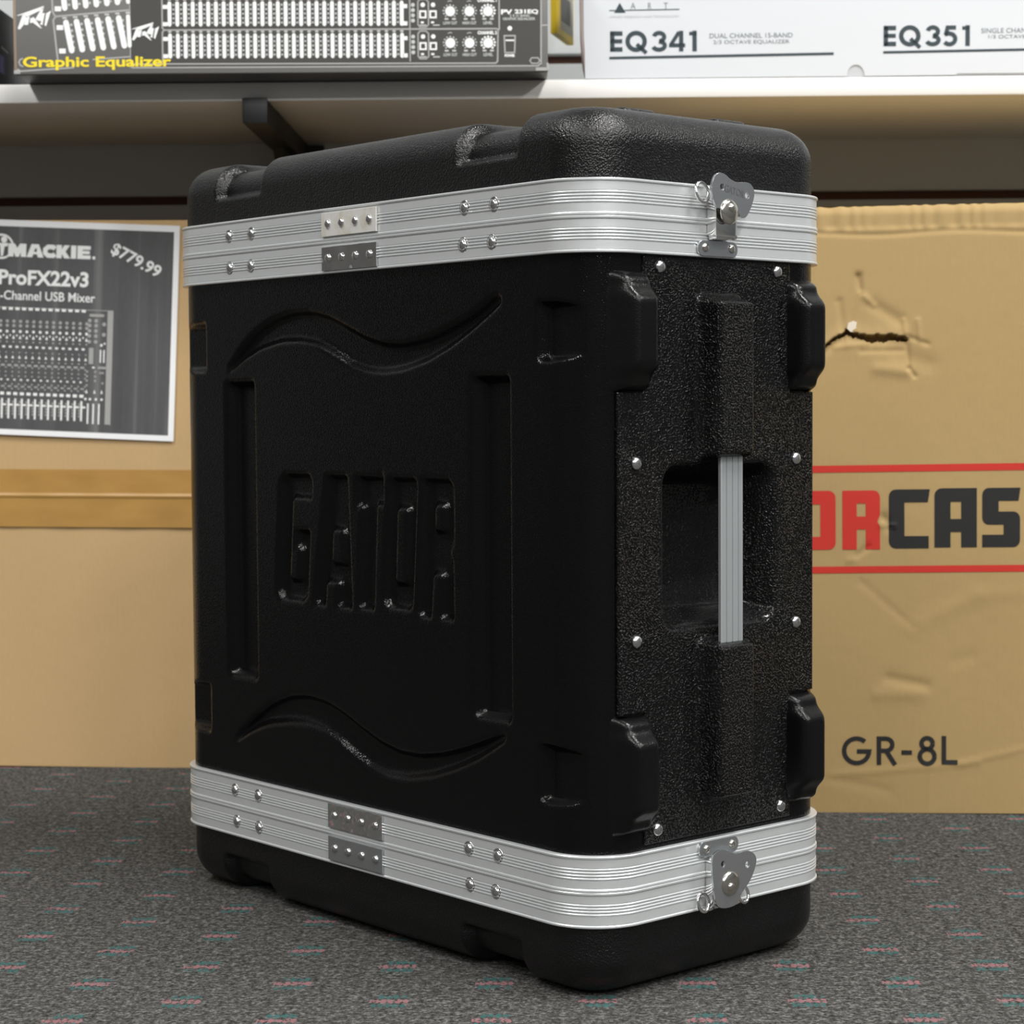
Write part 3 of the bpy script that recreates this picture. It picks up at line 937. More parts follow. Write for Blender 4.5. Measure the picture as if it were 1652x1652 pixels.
GL = {
 'O': [arc(.83, .88, .17, 0, 90, 4, .12) + arc(.17, .88, .17, 90, 180, 4, .12) + arc(.17, .12, .17, 180, 270, 4, .12) + arc(.83, .12, .17, 270, 360, 4, .12), [(.38, .22), (.62, .22), (.62, .77), (.38, .77)]],
 'R': [[(0, 0), (0, 1)] + list(reversed(arc(.83, .88, .17, 0, 90, 4, .12))) + [(1, .58), (.93, .47), (1, .39), (1, 0), (.62, 0), (.62, .34), (.38, .34), (.38, 0)], [(.38, .56), (.62, .56), (.62, .78), (.38, .78)]],
 'C': [[(1, 1)] + arc(.17, .88, .17, 90, 180, 4, .12) + arc(.17, .12, .17, 180, 270, 4, .12) + [(.97, 0), (.97, .21), (.38, .21), (.38, .78), (.95, .78)]],
 'A': [[(0, 0)] + list(reversed(arc(.17, .88, .17, 90, 180, 4, .12))) + [(1, 1), (1, 0), (.63, 0), (.63, .26), (.38, .26), (.38, 0)], [(.38, .48), (.63, .48), (.63, .77), (.38, .77)]],
 'S': [[(1, 1)] + arc(.17, .88, .17, 90, 180, 4, .12) + arc(.17, .50, .17, 180, 270, 4, .12) + [(.56, .38), (.56, .21), (0, .21), (0, 0)] + arc(.82, .12, .17, 270, 360, 4, .12) + arc(.82, .48, .17, 0, 90, 4, .12) + [(.43, .60), (.43, .78), (.95, .78)]],
 'G': [[(1, 1)] + arc(.17, .88, .17, 90, 180, 4, .12) + arc(.17, .12, .17, 180, 270, 4, .12) + arc(.83, .12, .17, 270, 360, 4, .12) + [(1, .52), (.5, .52), (.5, .36), (.64, .36), (.64, .21), (.38, .21), (.38, .78), (.95, .78)]],
 'T': [[(0, 1), (1, 1), (1, .78), (.69, .78), (.69, 0), (.31, 0), (.31, .78), (0, .78)]],
 'E': [[(0, 0), (0, 1), (1, 1), (.95, .78), (.38, .78), (.38, .61), (.85, .61), (.85, .40), (.38, .40), (.38, .22), (1, .22), (1, 0)]],
}
for ch, x0, x1, tl, mt in (('G', -264, -224, -.4, M_red), ('A', -217, -176, -.4, M_red), ('T', -169, -130, -.4, M_red), ('O', -123, -82.5, -.4, M_red), ('R', -75.7, -38.0, -.4, M_red),
                           ('C', -29.2, 11.8, .4, M_black), ('A', 16.3, 58.4, 1.2, M_black), ('S', 63.7, 101.5, 1.2, M_black), ('E', 108, 146, 1.2, M_black), ('S', 153, 192, 1.2, M_black)):
    setp(on_panel(Ink().add(grid_fill(blk(x0, x1, GL[ch], tl))), 'printed_letter', mt), 'red block letter' if mt is M_red else 'black block letter')
for z0, z1 in ((347.3, 354.4), (244.9, 251.8)):
    on_panel(Ink().add(grid_fill([[(-268, z0 - 0.4), (210, z0 + 1.6), (210, z1 + 1.6), (-268, z1 - 0.4)]], 4)), 'printed_red_rule', M_red)
# model lettering, geometric sans drawn with strokes
wd = 4.6
for strokes in ((arc(-62.3, 63.6, 12.6, 48, 357, 28) + [(-62.0, 63.0)],),
                ([(-39.8, 49.2), (-39.8, 78.4)], [(-39.8, 76.1), (-32.5, 76.1)] + arc(-32.5, 69.9, 6.2, 90, -90, 10) + [(-39.8, 63.7)], [(-32.8, 64.0), (-23.4, 49.2)]),
                ([(-17.2, 61.9), (-6.6, 61.9)],),
                (arc(8.6, 71.2, 5.6, 0, 360, 20), arc(8.6, 58.0, 7.4, 0, 360, 22)),
                ([(25.4, 79.0), (25.4, 52.2), (39.0, 52.2)],)):
    ink = Ink()
    for q in strokes: ink.line(q, wd)
    on_panel(ink, 'printed_model_letter', M_black)

# left carton lying with its taped seam to the front
lb = empty('cardboard_box', (-0.52, 2.340, 0.0005), (0, R(0.55), R(-2.4)))
setp(lb, 'brown cardboard box with tape along its seam and a price sheet, left of the case', 'box')
def sheetgrid(x0, x1, z0, z1, fn, st=8.0):
    a = np.linspace(x0, x1, int((x1 - x0) / st) + 1); b = np.linspace(z0, z1, int((z1 - z0) / st) + 1)
    X, Z = np.meshgrid(a, b)
    ix = np.arange(X.size).reshape(X.shape)
    F = np.stack([ix[:-1, :-1], ix[:-1, 1:], ix[1:, 1:], ix[1:, :-1]], -1).reshape(-1, 4)
    return np.stack([X, fn(X, Z), Z], -1).reshape(-1, 3), F
LX0, LX1, LZ = -560, 330, 633
v, f = sheetgrid(LX0, LX1, 316.3, LZ, lambda X, Z: 0.8 * np.sin(X * 0.013) * np.sin(Z * 0.011) + np.clip((Z - 627) / 6, 0, 1) ** 2 * 3 - np.exp(-((Z - 316) / 3.0) ** 2) * 0.8, 4)
pyd('upper_flap', v, f, M_card_l, lb, True)
v, f = sheetgrid(LX0, LX1, 0, 314.6, lambda X, Z: 0.9 * np.sin(X * 0.010 + 1) * np.sin(Z * 0.010) + np.exp(-((Z - 315) / 3.0) ** 2) * 0.6, 4)
pyd('lower_flap', v, f, M_card_l, lb, True)
bm = bmesh.new()
for q in (((LX0, 2, LZ), (LX1, 2, LZ), (LX1, 225, LZ), (LX0, 225, LZ)), ((LX0, 0, 0), (LX0, 225, 0), (LX1, 225, 0), (LX1, 0, 0)), ((LX0, 0, 0), (LX0, 2, LZ), (LX0, 225, LZ), (LX0, 225, 0)),
          ((LX1, 0, 0), (LX1, 225, 0), (LX1, 225, LZ), (LX1, 2, LZ)), ((LX0, 225, 0), (LX0, 225, LZ), (LX1, 225, LZ), (LX1, 225, 0)), ((LX0, 4, 300), (LX1, 4, 300), (LX1, 4, 330), (LX0, 4, 330))):
    bm.faces.new([bm.verts.new(p) for p in q])
from_bm('carton_body', bm, M_card_l, lb)
def tapefn(X, Z):
    return -1.7 + 0.8 * np.sin(X * 0.013) * np.sin(Z * 0.011) - 1.6 * np.exp(-((Z - 315.8) / 1.3) ** 2) + 0.25 * np.sin(X * 0.09 + Z * 0.05)
v, f = sheetgrid(LX0 + 10, LX1 - 5, 279.5, 346.2, tapefn, 1.6)
tp = pyd('packing_tape', v, f, M_tape, lb, True)
setp(tp, 'glossy brown packing tape along the seam')

# price sheet taped on the left carton
SX, SZ = 100.1, 625.4
sh = empty('price_sheet', (0, 0, 0))
mw = Matrix.Translation((-0.52, 2.340, 0.0005)) @ Matrix.Rotation(R(-2.4), 4, 'Z') @ Matrix.Rotation(R(0.55), 4, 'Y') @ Matrix.Translation((SX / 1000, -0.0028, SZ / 1000)) @ Matrix.Rotation(R(2.1), 4, 'Y')
sh.matrix_world = mw
setp(sh, 'dark printed price sheet with a white border stuck on the cardboard box at left', 'price sign')
SW, SHH = 312, 246.5
box('paper', -SW, 0, -0.45, -0.15, -SHH, 0, M_paper, sh)
Ink().rect(-SW + 6.5, -6.5, -SHH + 6.5, -7.2).build('printed_ground', M_sheet, sh, -0.6)
lt = Ink()
def MK(pts, wd=5.2, closed=False): lt.line([(-198.5 + x, -41.7 + y) for x, y in pts], wd, closed)
lt.poly([(-198.5 + x, -41.7 + y) for x, y in [(0, 0), (0, 15), (7.5, 15), (10.6, 10), (13.7, 15), (21, 15), (21, 0), (15, 0), (14.6, 5), (12.6, 0), (8.6, 0), (6.6, 5), (6.2, 0)]])
lt.poly([(-198.5 + x, -41.7 + y) for x, y in [(21.6, 0), (27, 15), (35.5, 15), (34.2, 10), (31.2, 10), (30, 6.2), (33.2, 6.2), (32.4, 3.4), (29.2, 3.4), (28.2, 0)]])
lt.poly([(-198.5 + x, -41.7 + y) for x, y in [(35.5, 15), (41.5, 0), (34.6, 0), (33.7, 3.4), (32.4, 3.4), (33.2, 6.2), (33.6, 10), (34.2, 10)]])
MK([(54.5, 10.4), (52.5, 12.4), (46.5, 12.4), (43.2, 9.6), (43.2, 5.4), (46.5, 2.6), (52.5, 2.6), (54.5, 4.6)])
lt.poly([(-198.5 + x, -41.7 + y) for x, y in [(56.2, 0), (62.4, 0), (62.4, 4.8), (65.6, 0), (72.4, 0), (66.8, 7.8), (71.8, 15), (65.2, 15), (62.4, 10.4), (62.4, 15), (56.2, 15)]])
lt.rect(-198.5 + 73.2, -198.5 + 79.2, -41.7, -26.7)
lt.poly([(-198.5 + x, -41.7 + y) for x, y in [(80.6, 0), (96, 0), (96, 4.3), (86.8, 4.3), (86.8, 5.7), (95, 5.7), (95, 9.3), (86.8, 9.3), (86.8, 10.7), (96, 10.7), (96, 15), (80.6, 15)]])
lt.disc(-98.6, -40.0, 1.9)
lt.add(text2d('ProFX22v3', -209, -104, -74, -56.5, bold=0.032))
lt.add(text2d('22-Channel USB Mixer', -220, -95.8, -91.2, -80.6, bold=0.012))
lt.add(text2d('$779.99', -80.5, -18.5, -49.5, -33.5, bold=0.022, rot=-25.5))
lt.build('printed_lettering', M_white, sh, -0.8)
lg = Ink()
lg.line(arc(-206.5, -30.5, 13.3, -58, 300, 40), 2.4)
lg.disc(-203.6, -22.6, 3.7)
lg.poly([(-211, -26.6), (-199.2, -26.4), (-199.0, -30.0), (-202.8, -30.6), (-204.4, -41.0), (-207.0, -42.0), (-208.0, -31)])
lg.build('printed_emblem', M_white, sh, -0.9)
mx = Ink()
mxg = Ink()
Z0 = -99.8
def mz(y): return Z0 - (y - 60) * 0.1325
def mxx(x): return -205.2 + x * 0.1255
xr = mxx(1042)
mxg.line([(-250, mz(60)), (xr, mz(60)), (xr, mz(1050))], 0.8)
mxg.rect(mxx(992), mxx(1040), mz(1045), mz(62))
cols = [mxx(30) + k * 7.74 for k in range(-6, 13)]
for c_ in cols:
    mx.rect(c_ - 2.4, c_ + 2.4, mz(82), mz(60))
    for y in (180, 218): mxg.disc(c_ + 4.0, mz(y), 1.9, 10)
    mx.disc(c_ + 4.0, mz(268), 1.7, 8); mx.disc(c_, mz(303), 1.1, 6)
    mx.poly([(c_ + 2.4, mz(332)), (c_ + 5.6, mz(332)), (c_ + 4.0, mz(300))])
    mxg.disc(c_ + 4.0, mz(358), 1.2, 6)
    mx.rect(c_ - 1.2, c_ + 2.2, mz(410), mz(393))
    mxg.disc(c_ + 3.6, mz(450), 1.0, 6)
    mx.poly([(c_ + 2.1, mz(502)), (c_ + 5.3, mz(502)), (c_ + 3.7, mz(474))])
    mxg.disc(c_ + 3.6, mz(530), 1.1, 6)
    mxg.rect(c_ - 2.4, c_ + 2.4, mz(570), mz(552))
    for y in (580, 618, 655, 725, 765): mxg.disc(c_ + 3.6, mz(y), 1.1, 6)
    mx.rect(c_ - 2.6, c_ - 0.2, mz(694), mz(680)); mxg.rect(c_ - 1.5, c_ + 2.6, mz(752), mz(738))
    mx.rect(c_ - 2.4, c_ + 2.4, mz(820), mz(795))
    mx.rect(c_ - 0.9, c_ + 1.3, mz(1025), mz(850))
    for y in range(880, 1010, 26): mxg.rect(c_ - 3.3, c_ - 1.5, mz(y + 8), mz(y - 8))
    mx.rect(c_ + 1.2, c_ + 5.0, mz(912), mz(896))
for x in (828, 888):
    for y in (150, 192, 238, 282, 332): mxg.disc(mxx(x), mz(y), 2.2, 10)
for y in (178, 268): mxg.disc(mxx(962), mz(y), 2.3, 10)
mxg.rect(mxx(825), mxx(960), mz(115), mz(92))
mxg.rect(mxx(828), mxx(870), mz(525), mz(385))
mx.rect(mxx(930), mxx(942), mz(510), mz(400)); mx.rect(mxx(962), mxx(974), mz(510), mz(400)); mx.disc(mxx(942), mz(360), 1.6, 8); mx.disc(mxx(972), mz(345), 1.2, 8)
mxg.rect(mxx(915), mxx(990), mz(565), mz(545)); mx.rect(mxx(862), mxx(886), mz(562), mz(548))
for x, ys_ in ((816, (592, 632, 670, 710)), (892, (592, 632, 670)), (940, (600,)), (962, (688, 600))):
    for y in ys_: mxg.disc(mxx(x), mz(y), 1.3, 8)
for x in (816, 890, 956): mx.poly([(mxx(x) - 1.3, mz(780)), (mxx(x) + 1.3, mz(780)), (mxx(x), mz(745))])
for x in (808, 850, 905, 958): mx.disc(mxx(x), mz(830), 1.5, 8)
for x in (832, 883, 935): mx.rect(mxx(x) - 0.9, mxx(x) + 0.9, mz(1045), mz(868))
mx.build('printed_mixer_controls', M_white, sh, -0.8)
mxg.build('printed_mixer_details', M_grey, sh, -0.75)

# ------------------------------------------------------------------ shelf and what stands on it
SHZ0, SHZ1, SHY = 0.7508, 0.7718, 2.236
sf = from_bm('wall_shelf', box_bm(-1.9, 1.9, SHY, WY - 0.0005, SHZ0, SHZ1, 0.0025, 2), M_shelf, s=1.0)
autosmooth(sf, 35)
setp(sf, 'long white melamine shelf board across the slatted wall, above the cardboard boxes', 'shelf')

def bracket(x):
    b = empty('shelf_bracket', (x, WY, 0))
    y0 = -(WY - 2.224)
    bm = box_bm(-0.0137, 0.0137, y0, -0.006, 0.7255, 0.7505, 0.0012, 2)
    o = from_bm('arm', bm, M_bracket, b, s=1.0); autosmooth(o, 35)
    o = from_bm('end_cap', box_bm(-0.0137, 0.0137, y0 - 0.003, y0 + 0.0003, 0.7255, 0.7527, 0.0012, 2), M_bracket, b, s=1.0); autosmooth(o, 35)
    bm = prism_bm([(-0.004, 0.728), (-0.17, 0.728), (-0.16, 0.715), (-0.012, 0.66), (-0.004, 0.60)], -0.006, 0.006)
    for v in bm.verts: v.co = Vector((v.co.y - 0.002, v.co.x, v.co.z))
    from_bm('gusset', bm, M_bracket, b, s=1.0)
    from_bm('wall_plate', box_bm(-0.02, 0.035, -0.006, -0.0008, 0.60, 0.7485, 0.001, 1), M_bracket, b, s=1.0)
    return b
setp(bracket(-0.3112), 'black square tube shelf bracket under the white shelf', 'bracket')

# dark equalizer carton, front overhanging the shelf
pv = empty('equalizer_box', (-0.27, 2.180, SHZ1 + 0.0004), (0, 0, R(1.0)))
setp(pv, 'dark grey product carton printed with white sliders and yellow title, overhanging the shelf edge', 'box')
def PV(px, py): return (-287.2 + 0.659 * (px - 28), 0.2 + (119.5 - py) * 0.6475 - 0.0018 * (px - 455))
bm = box_bm(-290, 277, 0, 300, 0, 145, 1.6, 2)
o = from_bm('carton', bm, M_pv, pv); autosmooth(o, 35)
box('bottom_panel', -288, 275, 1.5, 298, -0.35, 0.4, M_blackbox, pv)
for nm, a in (('worn_edge', (-290.6, -287.6)),):
    box(nm, a[0], a[1], -0.5, 2.6, 2, 143, M_pvedge, pv, 0.8)
bm = bmesh.new()
box_bm(275.2, 277.8, -0.6, 3, 0.5, 9, 0.9, bm=bm); box_bm(264, 276, -0.5, 0.8, 0.5, 4, 0.4, bm=bm)
box_bm(-290.8, -284, -0.7, 2.4, 0.3, 4.5, 0.6, bm=bm)
sc_ = from_bm('scuffed_corner', bm, M_grey, pv)
sc_['kind'] = 'stuff'
wi, gi, ti, yi_ = Ink(), Ink(), Ink(), Ink()
def slider(I, px, y0, y1, wpx, dx=0.0):
    a, b = PV(px, y0), PV(px + dx, y1)
    w2 = wpx * 0.659 / 2
    I.add((rr_loop := [(b[0] - w2, b[1] + w2), (b[0] - w2 * 0.7, b[1] + w2 * .3), (b[0], b[1]), (b[0] + w2 * .7, b[1] + w2 * .3), (b[0] + w2, b[1] + w2), (a[0] + w2, a[1] - w2), (a[0] + w2 * .7, a[1] - w2 * .3), (a[0], a[1]), (a[0] - w2 * .7, a[1] - w2 * .3), (a[0] - w2, a[1] - w2)], [tuple(range(10))]))
pitch = (636 - 287) / 28.0
sx = [275 + pitch * k for k in range(31)]
for rowy in ((3, 44), (55, 96), (-49, -8)):
    for i, x in enumerate(sx):
        slider(wi, x + (0.3 if rowy[0] > 50 else 0), rowy[0], rowy[1], 6.2)
        if i < 30:
            for k in range(5):
                a = PV(x + pitch / 2, rowy[0] + 6 + k * 7.2)
                ti.disc(a[0], a[1], 1.15, 6)
        a = PV(x, rowy[0] - 2.6)
        ti.rect(a[0] - 1.7, a[0] + 1.7, a[1] - 0.9, a[1] + 0.9)
    for yy in (rowy[0] + 9, rowy[1] - 4):
        for xx in (268, 654):
            a = PV(xx, yy); wi.rect(a[0] - 2.6, a[0] + 2.6, a[1] - 2.1, a[1] + 2.1)
def pl(I, pts, wd, closed=False): I.line([PV(*q) for q in pts], wd, closed)
pl(gi, [(212, 104.5), (800, 105), (803, 102), (804, 50), (806, 50), (806, -60)], 1.5)
pl(gi, [(212, 110.5), (868, 109.5), (873, 106), (874, -60)], 1.5)
pl(gi, [(263, 102), (263, 53), (266, 49.5), (802, 49), (804, 51)], 1.6)
pl(gi, [(263, -60), (263, 46), (266, 49.5)], 1.6)
pl(gi, [(662, 102), (662, -40)], 1.3)
pl(gi, [(874, 44), (884, 43.5)], 1.6)
pl(gi, [(858, 96.5), (868, 96.5), (871, 101), (868, 105.5), (858, 105.5), (855, 101)], 1.2, True)
for dy in (0, 51.5):
    for yy in (10, 18.5, 27, 35.5):
        a = PV(667, yy + dy); ti.disc(a[0], a[1], 2.1, 10)
    pl(gi, [(678, 1 + dy), (688, 1 + dy), (692, 5 + dy), (692, 42 + dy), (688, 46 + dy), (678, 46 + dy), (675, 42 + dy), (675, 5 + dy)], 1.3, True)
    for xx in (683, 699.5):
        a = PV(xx, 10 + dy); wi.disc(a[0], a[1], 2.4, 10)
        a = PV(xx, 25 + dy)
        wi.line([(a[0] - 3, a[1] - 3.6), (a[0] + 3, a[1] - 3.6), (a[0] + 3, a[1] + 3), (a[0] - 3, a[1] + 3)], 1.7, True)
        a = PV(xx - 1, 38.5 + dy); wi.rect(a[0] - 1.6, a[0] + 1.6, a[1] - 1, a[1] + 1)
        a = PV(xx + 5, 43 + dy) if xx > 690 else PV(xx, 43 + dy); ti.rect(a[0] - 3.6, a[0] + 3.6, a[1] - 0.6, a[1] + 0.6)
    for xx, nm, kn in ((727, 'LOW CUT', 0), (758, 'HIGH CUT', 0), (788, 'LEVEL', 1)):
        a = PV(xx, 20.5 + dy)
        wi.disc(a[0], a[1], 5.3, 14)
        for k in range(11):
            an = R(-50 + k * 28)
            (wi if kn else ti).disc(a[0] + 7.2 * math.cos(an), a[1] + 6.6 * math.sin(an), 1.25 if kn else 0.9, 7)
        b = PV(xx, 39.5 + dy)
        ti.add(text2d(nm, b[0] - (7.4 if kn == 0 else 5), b[0] + (7.4 if kn == 0 else 5), b[1] - 1.6, b[1] + 1.6, bold=0.03))
        c0, c1 = PV(xx - 6, 33 + dy), PV(xx + 6, 33 + dy)
        for q in (c0, c1): ti.rect(q[0] - 2, q[0] + 2, q[1] - 0.9, q[1] + 0.9)
        pl(ti, [(xx - 4, 5 + dy), (xx, 3.4 + dy), (xx + 3, 4.4 + dy)], 0.7)
for yy, nm in ((3.0, 'CHANNEL 1'), (55.5, 'CHANNEL 2')):
    a, b = PV(771, yy), PV(802, yy)
    wi.add(text2d(nm, a[0], b[0], a[1] - 1.8, a[1] + 1.8, bold=0.05))
a, b = PV(809, 22), PV(869, 22)
wi.add(text2d('PV', a[0], a[0] + 12.0, a[1] - 2.6, a[1] + 2.6, bold=0.04))
wi.add(text2d('231EQ', a[0] + 14.4, b[0], a[1] - 2.6, a[1] + 2.6, bold=0.04))
a, b = PV(823, 28), PV(855, 28)
ti.add(text2d('2 X 31 BAND', a[0], b[0], a[1] - 1.3, a[1] + 1.3, bold=0.03))
a, b = PV(812, 33.5), PV(864, 33.5)
ti.add(text2d('GRAPHIC EQUALIZER', a[0], b[0], a[1] - 1.6, a[1] + 1.6, bold=0.03))
pl(gi, [(814, 60.5), (831.5, 60.5), (830.5, 88), (815, 88)], 1.5, True)
pl(wi, [(816, 68), (830, 68)], 1.5)
a, b = PV(814.5, 92.8), PV(831, 92.8)
wi.add(text2d('POWER', a[0], b[0], a[1] - 1.5, a[1] + 1.5, bold=0.06))
a = PV(823, 48.5); wi.disc(a[0], a[1], 2.5, 12)
# enlarged picture at left
pc = Ink()
q = [PV(210.5, -60), PV(262, -60)]
for k in range(7):
    x0 = 104 + 17.0 * k
    slider(wi, x0 + 4 if k < 6 else 208, 32 - 1.4 * k, 87 - 1.5 * k, 9.4 if k < 6 else 6.5, 8.5 if k < 6 else 2)
    slider(wi, x0 - 2 if k < 6 else 204, -38 - 1.4 * k, 18 - 1.8 * k, 9.0 if k < 6 else 6.5, 4.5)
    a = PV(106 + 17 * k, 29.5 - 1.4 * k)
    ti.rect(a[0] - 2.4, a[0] + 2.4, a[1] - 1.0, a[1] + 1.0)
    for j in range(5):
        a = PV(116.5 + 16.6 * k + j * 0.9, 40.5 - 1.4 * k + 9.3 * j)
        if k < 6: ti.disc(a[0], a[1], 1.5, 6)
        a = PV(113.5 + 16.6 * k, 8.0 - 1.4 * k - 9.3 * j)
        if k < 6: ti.disc(a[0], a[1], 1.5, 6)
for px_, py_ in ((98, 45), (101.5, 83), (95.5, 14.5)):
    a = PV(px_, py_); wi.rect(a[0] - 3.5, a[0] + 3.5, a[1] - 2.6, a[1] + 2.6)
pl(gi, [(84, -60), (87, 20), (91, 27), (210, 17.0)], 2.0)
pl(gi, [(94, 100), (87.5, 33), (91, 27.5)], 2.0)
pl(gi, [(211, 92.5), (150, 97.0)], 1.6)
pl(gi, [(211, 110.5), (211, -60)], 1.0)
pl(gi, [(38, 108), (33, 106), (31, 101), (33, 96.5), (38, 95)], 1.6)
pl(gi, [(28, 112), (33, 115.5), (120, 110.0)], 1.7)
def logo(ox, oy, k, ang):
    L = [[(400, 340), (1000, 130), (985, 200), (620, 375), (560, 320), (400, 352)], [(520, 330), (580, 330), (600, 380), (540, 555), (460, 655), (405, 640)], [(590, 390), (680, 360), (640, 555), (550, 555)],
         [(690, 410), (770, 380), (945, 635), (900, 620), (740, 500), (680, 520)], [(940, 190), (1000, 150), (960, 300), (1015, 290), (960, 560), (900, 540), (940, 470), (860, 460), (800, 430)], [(1045, 300), (1155, 235), (1040, 585), (1000, 560)]]
    for P_ in L:
        wi.poly([PV(ox + (x - 400) * k, oy + (y - 130) * k + (x - 400) * k * ang) for x, y in P_])
logo(29.5, 9.6, 0.0727, 0.0)
logo(213.5, 35.0, 0.0590, 0.05)
a, b = PV(37.5, 93), PV(276.5, 109)
yi_.add(text2d('Graphic Equalizer', a[0], b[0], b[1] - 3.0, a[1] + 0.6, bold=0.028))
Ink().add(([PV(211, -60), PV(874, -60), PV(874, 110), PV(211, 110)], [(0, 1, 2, 3)])).build('printed_dark_picture', M_pv2, pv, -0.12)
gi.build('printed_frame_lines', M_grey, pv, -0.25)
ti.build('printed_small_marks', M_tick, pv, -0.30)
wi.build('printed_sliders_and_logos', M_white, pv, -0.35)
yi_.build('printed_title', M_yellow, pv, -0.45)

# white equalizer carton
ar = empty('equalizer_box', (0.05, 2.2385, SHZ1 + 0.0004), (0, 0, R(-0.3)))
setp(ar, 'long glossy white product carton with dark bold lettering on the right of the shelf', 'box')
def AR(px, py): return (24.7 + (px - 984) * 0.6745, (127.3 - py) * 0.664 - (px - 984) * 0.0045)
notch = [(282.2, 0.3)] + arc(291.5, 1.6, 9.4, 180, 0, 12, 11.0) + [(301, 0.3)]
loop = [(-2.4, 0.4), (200, 0.4), (282.0, 0.3)] + arc(291.5, 1.6, 9.4, 178, 2, 12, 11.0) + [(301, 0.3), (400, 0.6), (401, 2.2), (600, 1.6), (600, 160), (-4.6, 160)]
bm = prism_bm([p for p in loop], 1.2, 0.0)
from_bm('front_panel', bm, M_art, ar)
o = box('carton', 1.0, 599, 1.3, 210, 0.0, 159.5, M_art, ar, 1.2)
vs, fs = [], []
for k, (zz, dx) in enumerate(((0, 3.2), (10, 0.6), (20, -1.6), (35, -3.2), (55, -4.3), (85, -4.6), (159, -5.2))):
    vs += [(dx, 1.5, zz), (dx - 2.6, 3.0, zz), (dx - 2.6, 60, zz), (dx + 1.4, 60, zz)]
for k in range(6):
    a = 4 * k
    fs += [(a, a + 1, a + 5, a + 4), (a + 1, a + 2, a + 6, a + 5), (a + 2, a + 3, a + 7, a + 6)]
so_ = pyd('side_flap', vs, fs, M_pink, ar)
setp(so_, 'pale pink bulging side flap')
ak, at_ = Ink(), Ink()
def stroke(I, pts, wpx, closed=False):
    I.line([AR(*q) for q in pts], wpx * 0.668, closed)
def glyphs(ox, oy, word):
    # cap height 33 px; (ox, oy) top left of the word
    def S(pts, wd=7.2, closed=False): stroke(ak, [(ox + x, oy + y) for x, y in pts], wd, closed)
    S([(3.6, 0), (3.6, 33)]); S([(0, 3.6), (20, 3.6)]); S([(0, 16.2), (19.5, 16.2)], 6.6); S([(0, 29.4), (20, 29.4)])
    S([(42 + 13.8 * math.cos(a * math.pi / 12), 16.4 + 13.6 * math.sin(a * math.pi / 12)) for a in range(24)], 7.2, True)
    S([(43, 21), (58.5, 35.5)], 6.4)
    x = 68
    for ch in word:
        if ch == '3':
            S([(x + 11 + 8.2 * math.cos(R(a)), 9.4 - 6.6 * math.sin(R(a))) for a in range(170, -92, -14)], 6.8)
            S([(x + 10.6 + 9.6 * math.cos(R(a)), 23.4 - 6.6 * math.sin(R(a))) for a in range(90, -172, -14)], 6.8)
            x += 27
        elif ch == '4':
            S([(x + 19.5, -0.5), (x + 19.5, 33)], 7.0); S([(x + 16, 1.5), (x + 3.0, 22.0)], 6.0); S([(x, 23.0), (x + 26, 23.0)], 6.2)
            x += 31.5
        elif ch == '5':
            S([(x + 21, 3.2), (x + 7.5, 3.2), (x + 4.4, 15.5)], 6.6); S([(x + 3.0, 14.5), (x + 9, 12.6)] + [(x + 10.5 + 9.4 * math.cos(R(a)), 21.6 - 8.6 * math.sin(R(a))) for a in range(80, -160, -16)], 6.8)
            x += 30
        elif ch == '1':
            S([(x + 9.6, -0.6), (x + 9.6, 33)], 7.2); S([(x + 1.0, 4.0), (x + 12, 4.0)], 5.6)
glyphs(984.3, 50.2, '341')
glyphs(1424, 42.8, '351')
stroke(ak, [(983, 93.6), (1344, 87.6)], 4.2)
stroke(ak, [(1423.5, 85.8), (1770, 80.0)], 4.0)
ak.poly([AR(1000, 4), AR(1009.5, 20.3), AR(991, 20.3)])
stroke(ak, [(983, 16.6), (1096, 15.0)], 1.5)
ak.build('printed_model_names', M_teal, ar, -0.3)
def tx(s, x0, x1, y0, y1, bold=0.0, slope=-0.0067):
    a, b = AR(x0, y1), AR(x1, y0)
    v, f = text2d(s, a[0], b[0], a[1], b[1] + (0), bold=bold)
    return v, f
at_.add(tx('DUAL CHANNEL 15-BAND', 1144.5, 1278, 53.4, 62.0))
at_.add(tx('2/3 OCTAVE EQUALIZER', 1150.5, 1273, 64.6, 72.4))
at_.add(tx('SINGLE CHANNEL 31-BAND', 1580.5, 1722, 46.5, 55.2))
at_.add(tx('1/3 OCTAVE EQUALIZER', 1592, 1714, 57.4, 65.0))
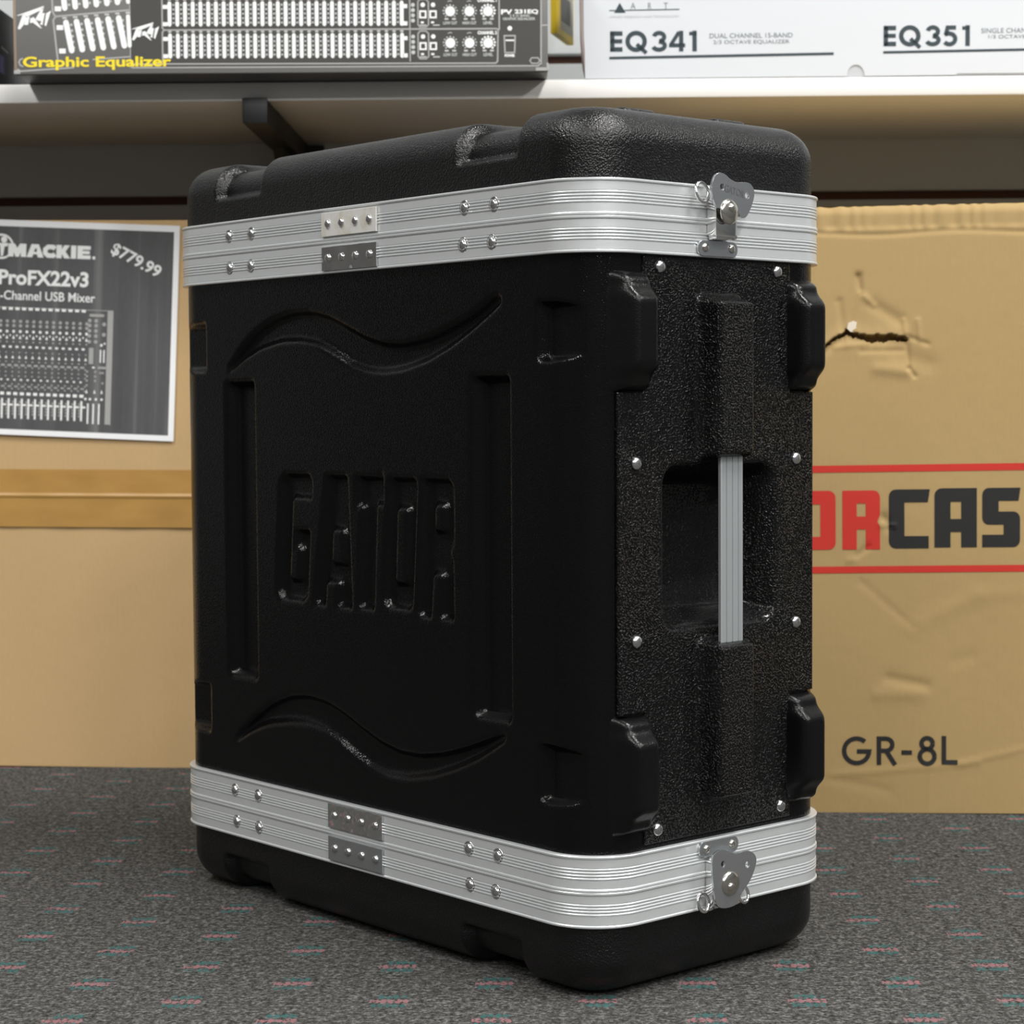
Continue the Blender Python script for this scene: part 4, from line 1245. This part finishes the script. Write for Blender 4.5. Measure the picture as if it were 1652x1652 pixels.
for ch, x0, x1 in (('A', 1017.5, 1025.5), ('R', 1045.5, 1051), ('T', 1071, 1077.5)):
    at_.add(tx(ch, x0, x1, 4.2, 14.2))
at_.build('printed_small_text', M_thin, ar, -0.3)
at2 = Ink()
at2.add(tx('APPLIED RESEARCH AND TECHNOLOGY', 983, 1096, 24.2, 28.6))
at2.build('printed_fine_text', M_tick, ar, -0.3)

# black carton at the far left of the shelf
bb = empty('black_box', (-0.6695, 2.262, SHZ1 + 0.0004), (0, 0, 0))
setp(bb, 'small glossy black carton with purple label, left of the dark grey carton on the shelf', 'box')
o = from_bm('carton', box_bm(-0.11, 0.0655, 0.0, 0.16, 0, 0.0915, 0.0012, 2), M_blackbox, bb, s=1.0); autosmooth(o, 35)
pyd('purple_label', [(65.9, 2, 20), (65.9, 40, 20), (65.9, 40, 40), (65.9, 2, 40)], [(0, 1, 2, 3)], M_purple, bb)
pyd('small_print', [(65.9, 26, 48), (65.9, 56, 46), (65.9, 56, 48.5), (65.9, 26, 50.5)], [(0, 1, 2, 3)], M_grey, bb)

# yellow packet on the slatted wall between the two equalizer cartons
yp = empty('yellow_packet', (0.0188, 2.41, 0.853), (0, 0, R(76)))
setp(yp, 'yellow hanging packet with grey label in the gap between the two cartons', 'packet')
bm = prism_bm([(0, 0), (84, 0), (84, 210), (0, 210)], 8, 0, 0.6)
from_bm('card', bm, M_tagyel, yp)
lab = Ink(); lab.poly([(16, 8), (80, 8), (80, 62), (16, 62)]); lab.build('grey_label', M_taggrey, yp, -0.2)
lab = Ink(); lab.poly([(18, 18), (66, 18), (66, 48), (18, 48)]); lab.build('dark_block', M_tagdark, yp, -0.4)
lab = Ink(); lab.line([(10, 76), (82, 76)], 2.5); lab.build('dark_stripe', M_tagdark, yp, -0.4)

for o in list(bpy.data.objects):
    if o.name.split('.')[0] in ('printed_lettering', 'printed_mixer_controls', 'printed_mixer_details', 'printed_small_marks', 'printed_sliders_and_logos',
                                'printed_frame_lines', 'printed_small_text', 'printed_fine_text', 'printed_title'):
        o['kind'] = 'stuff'
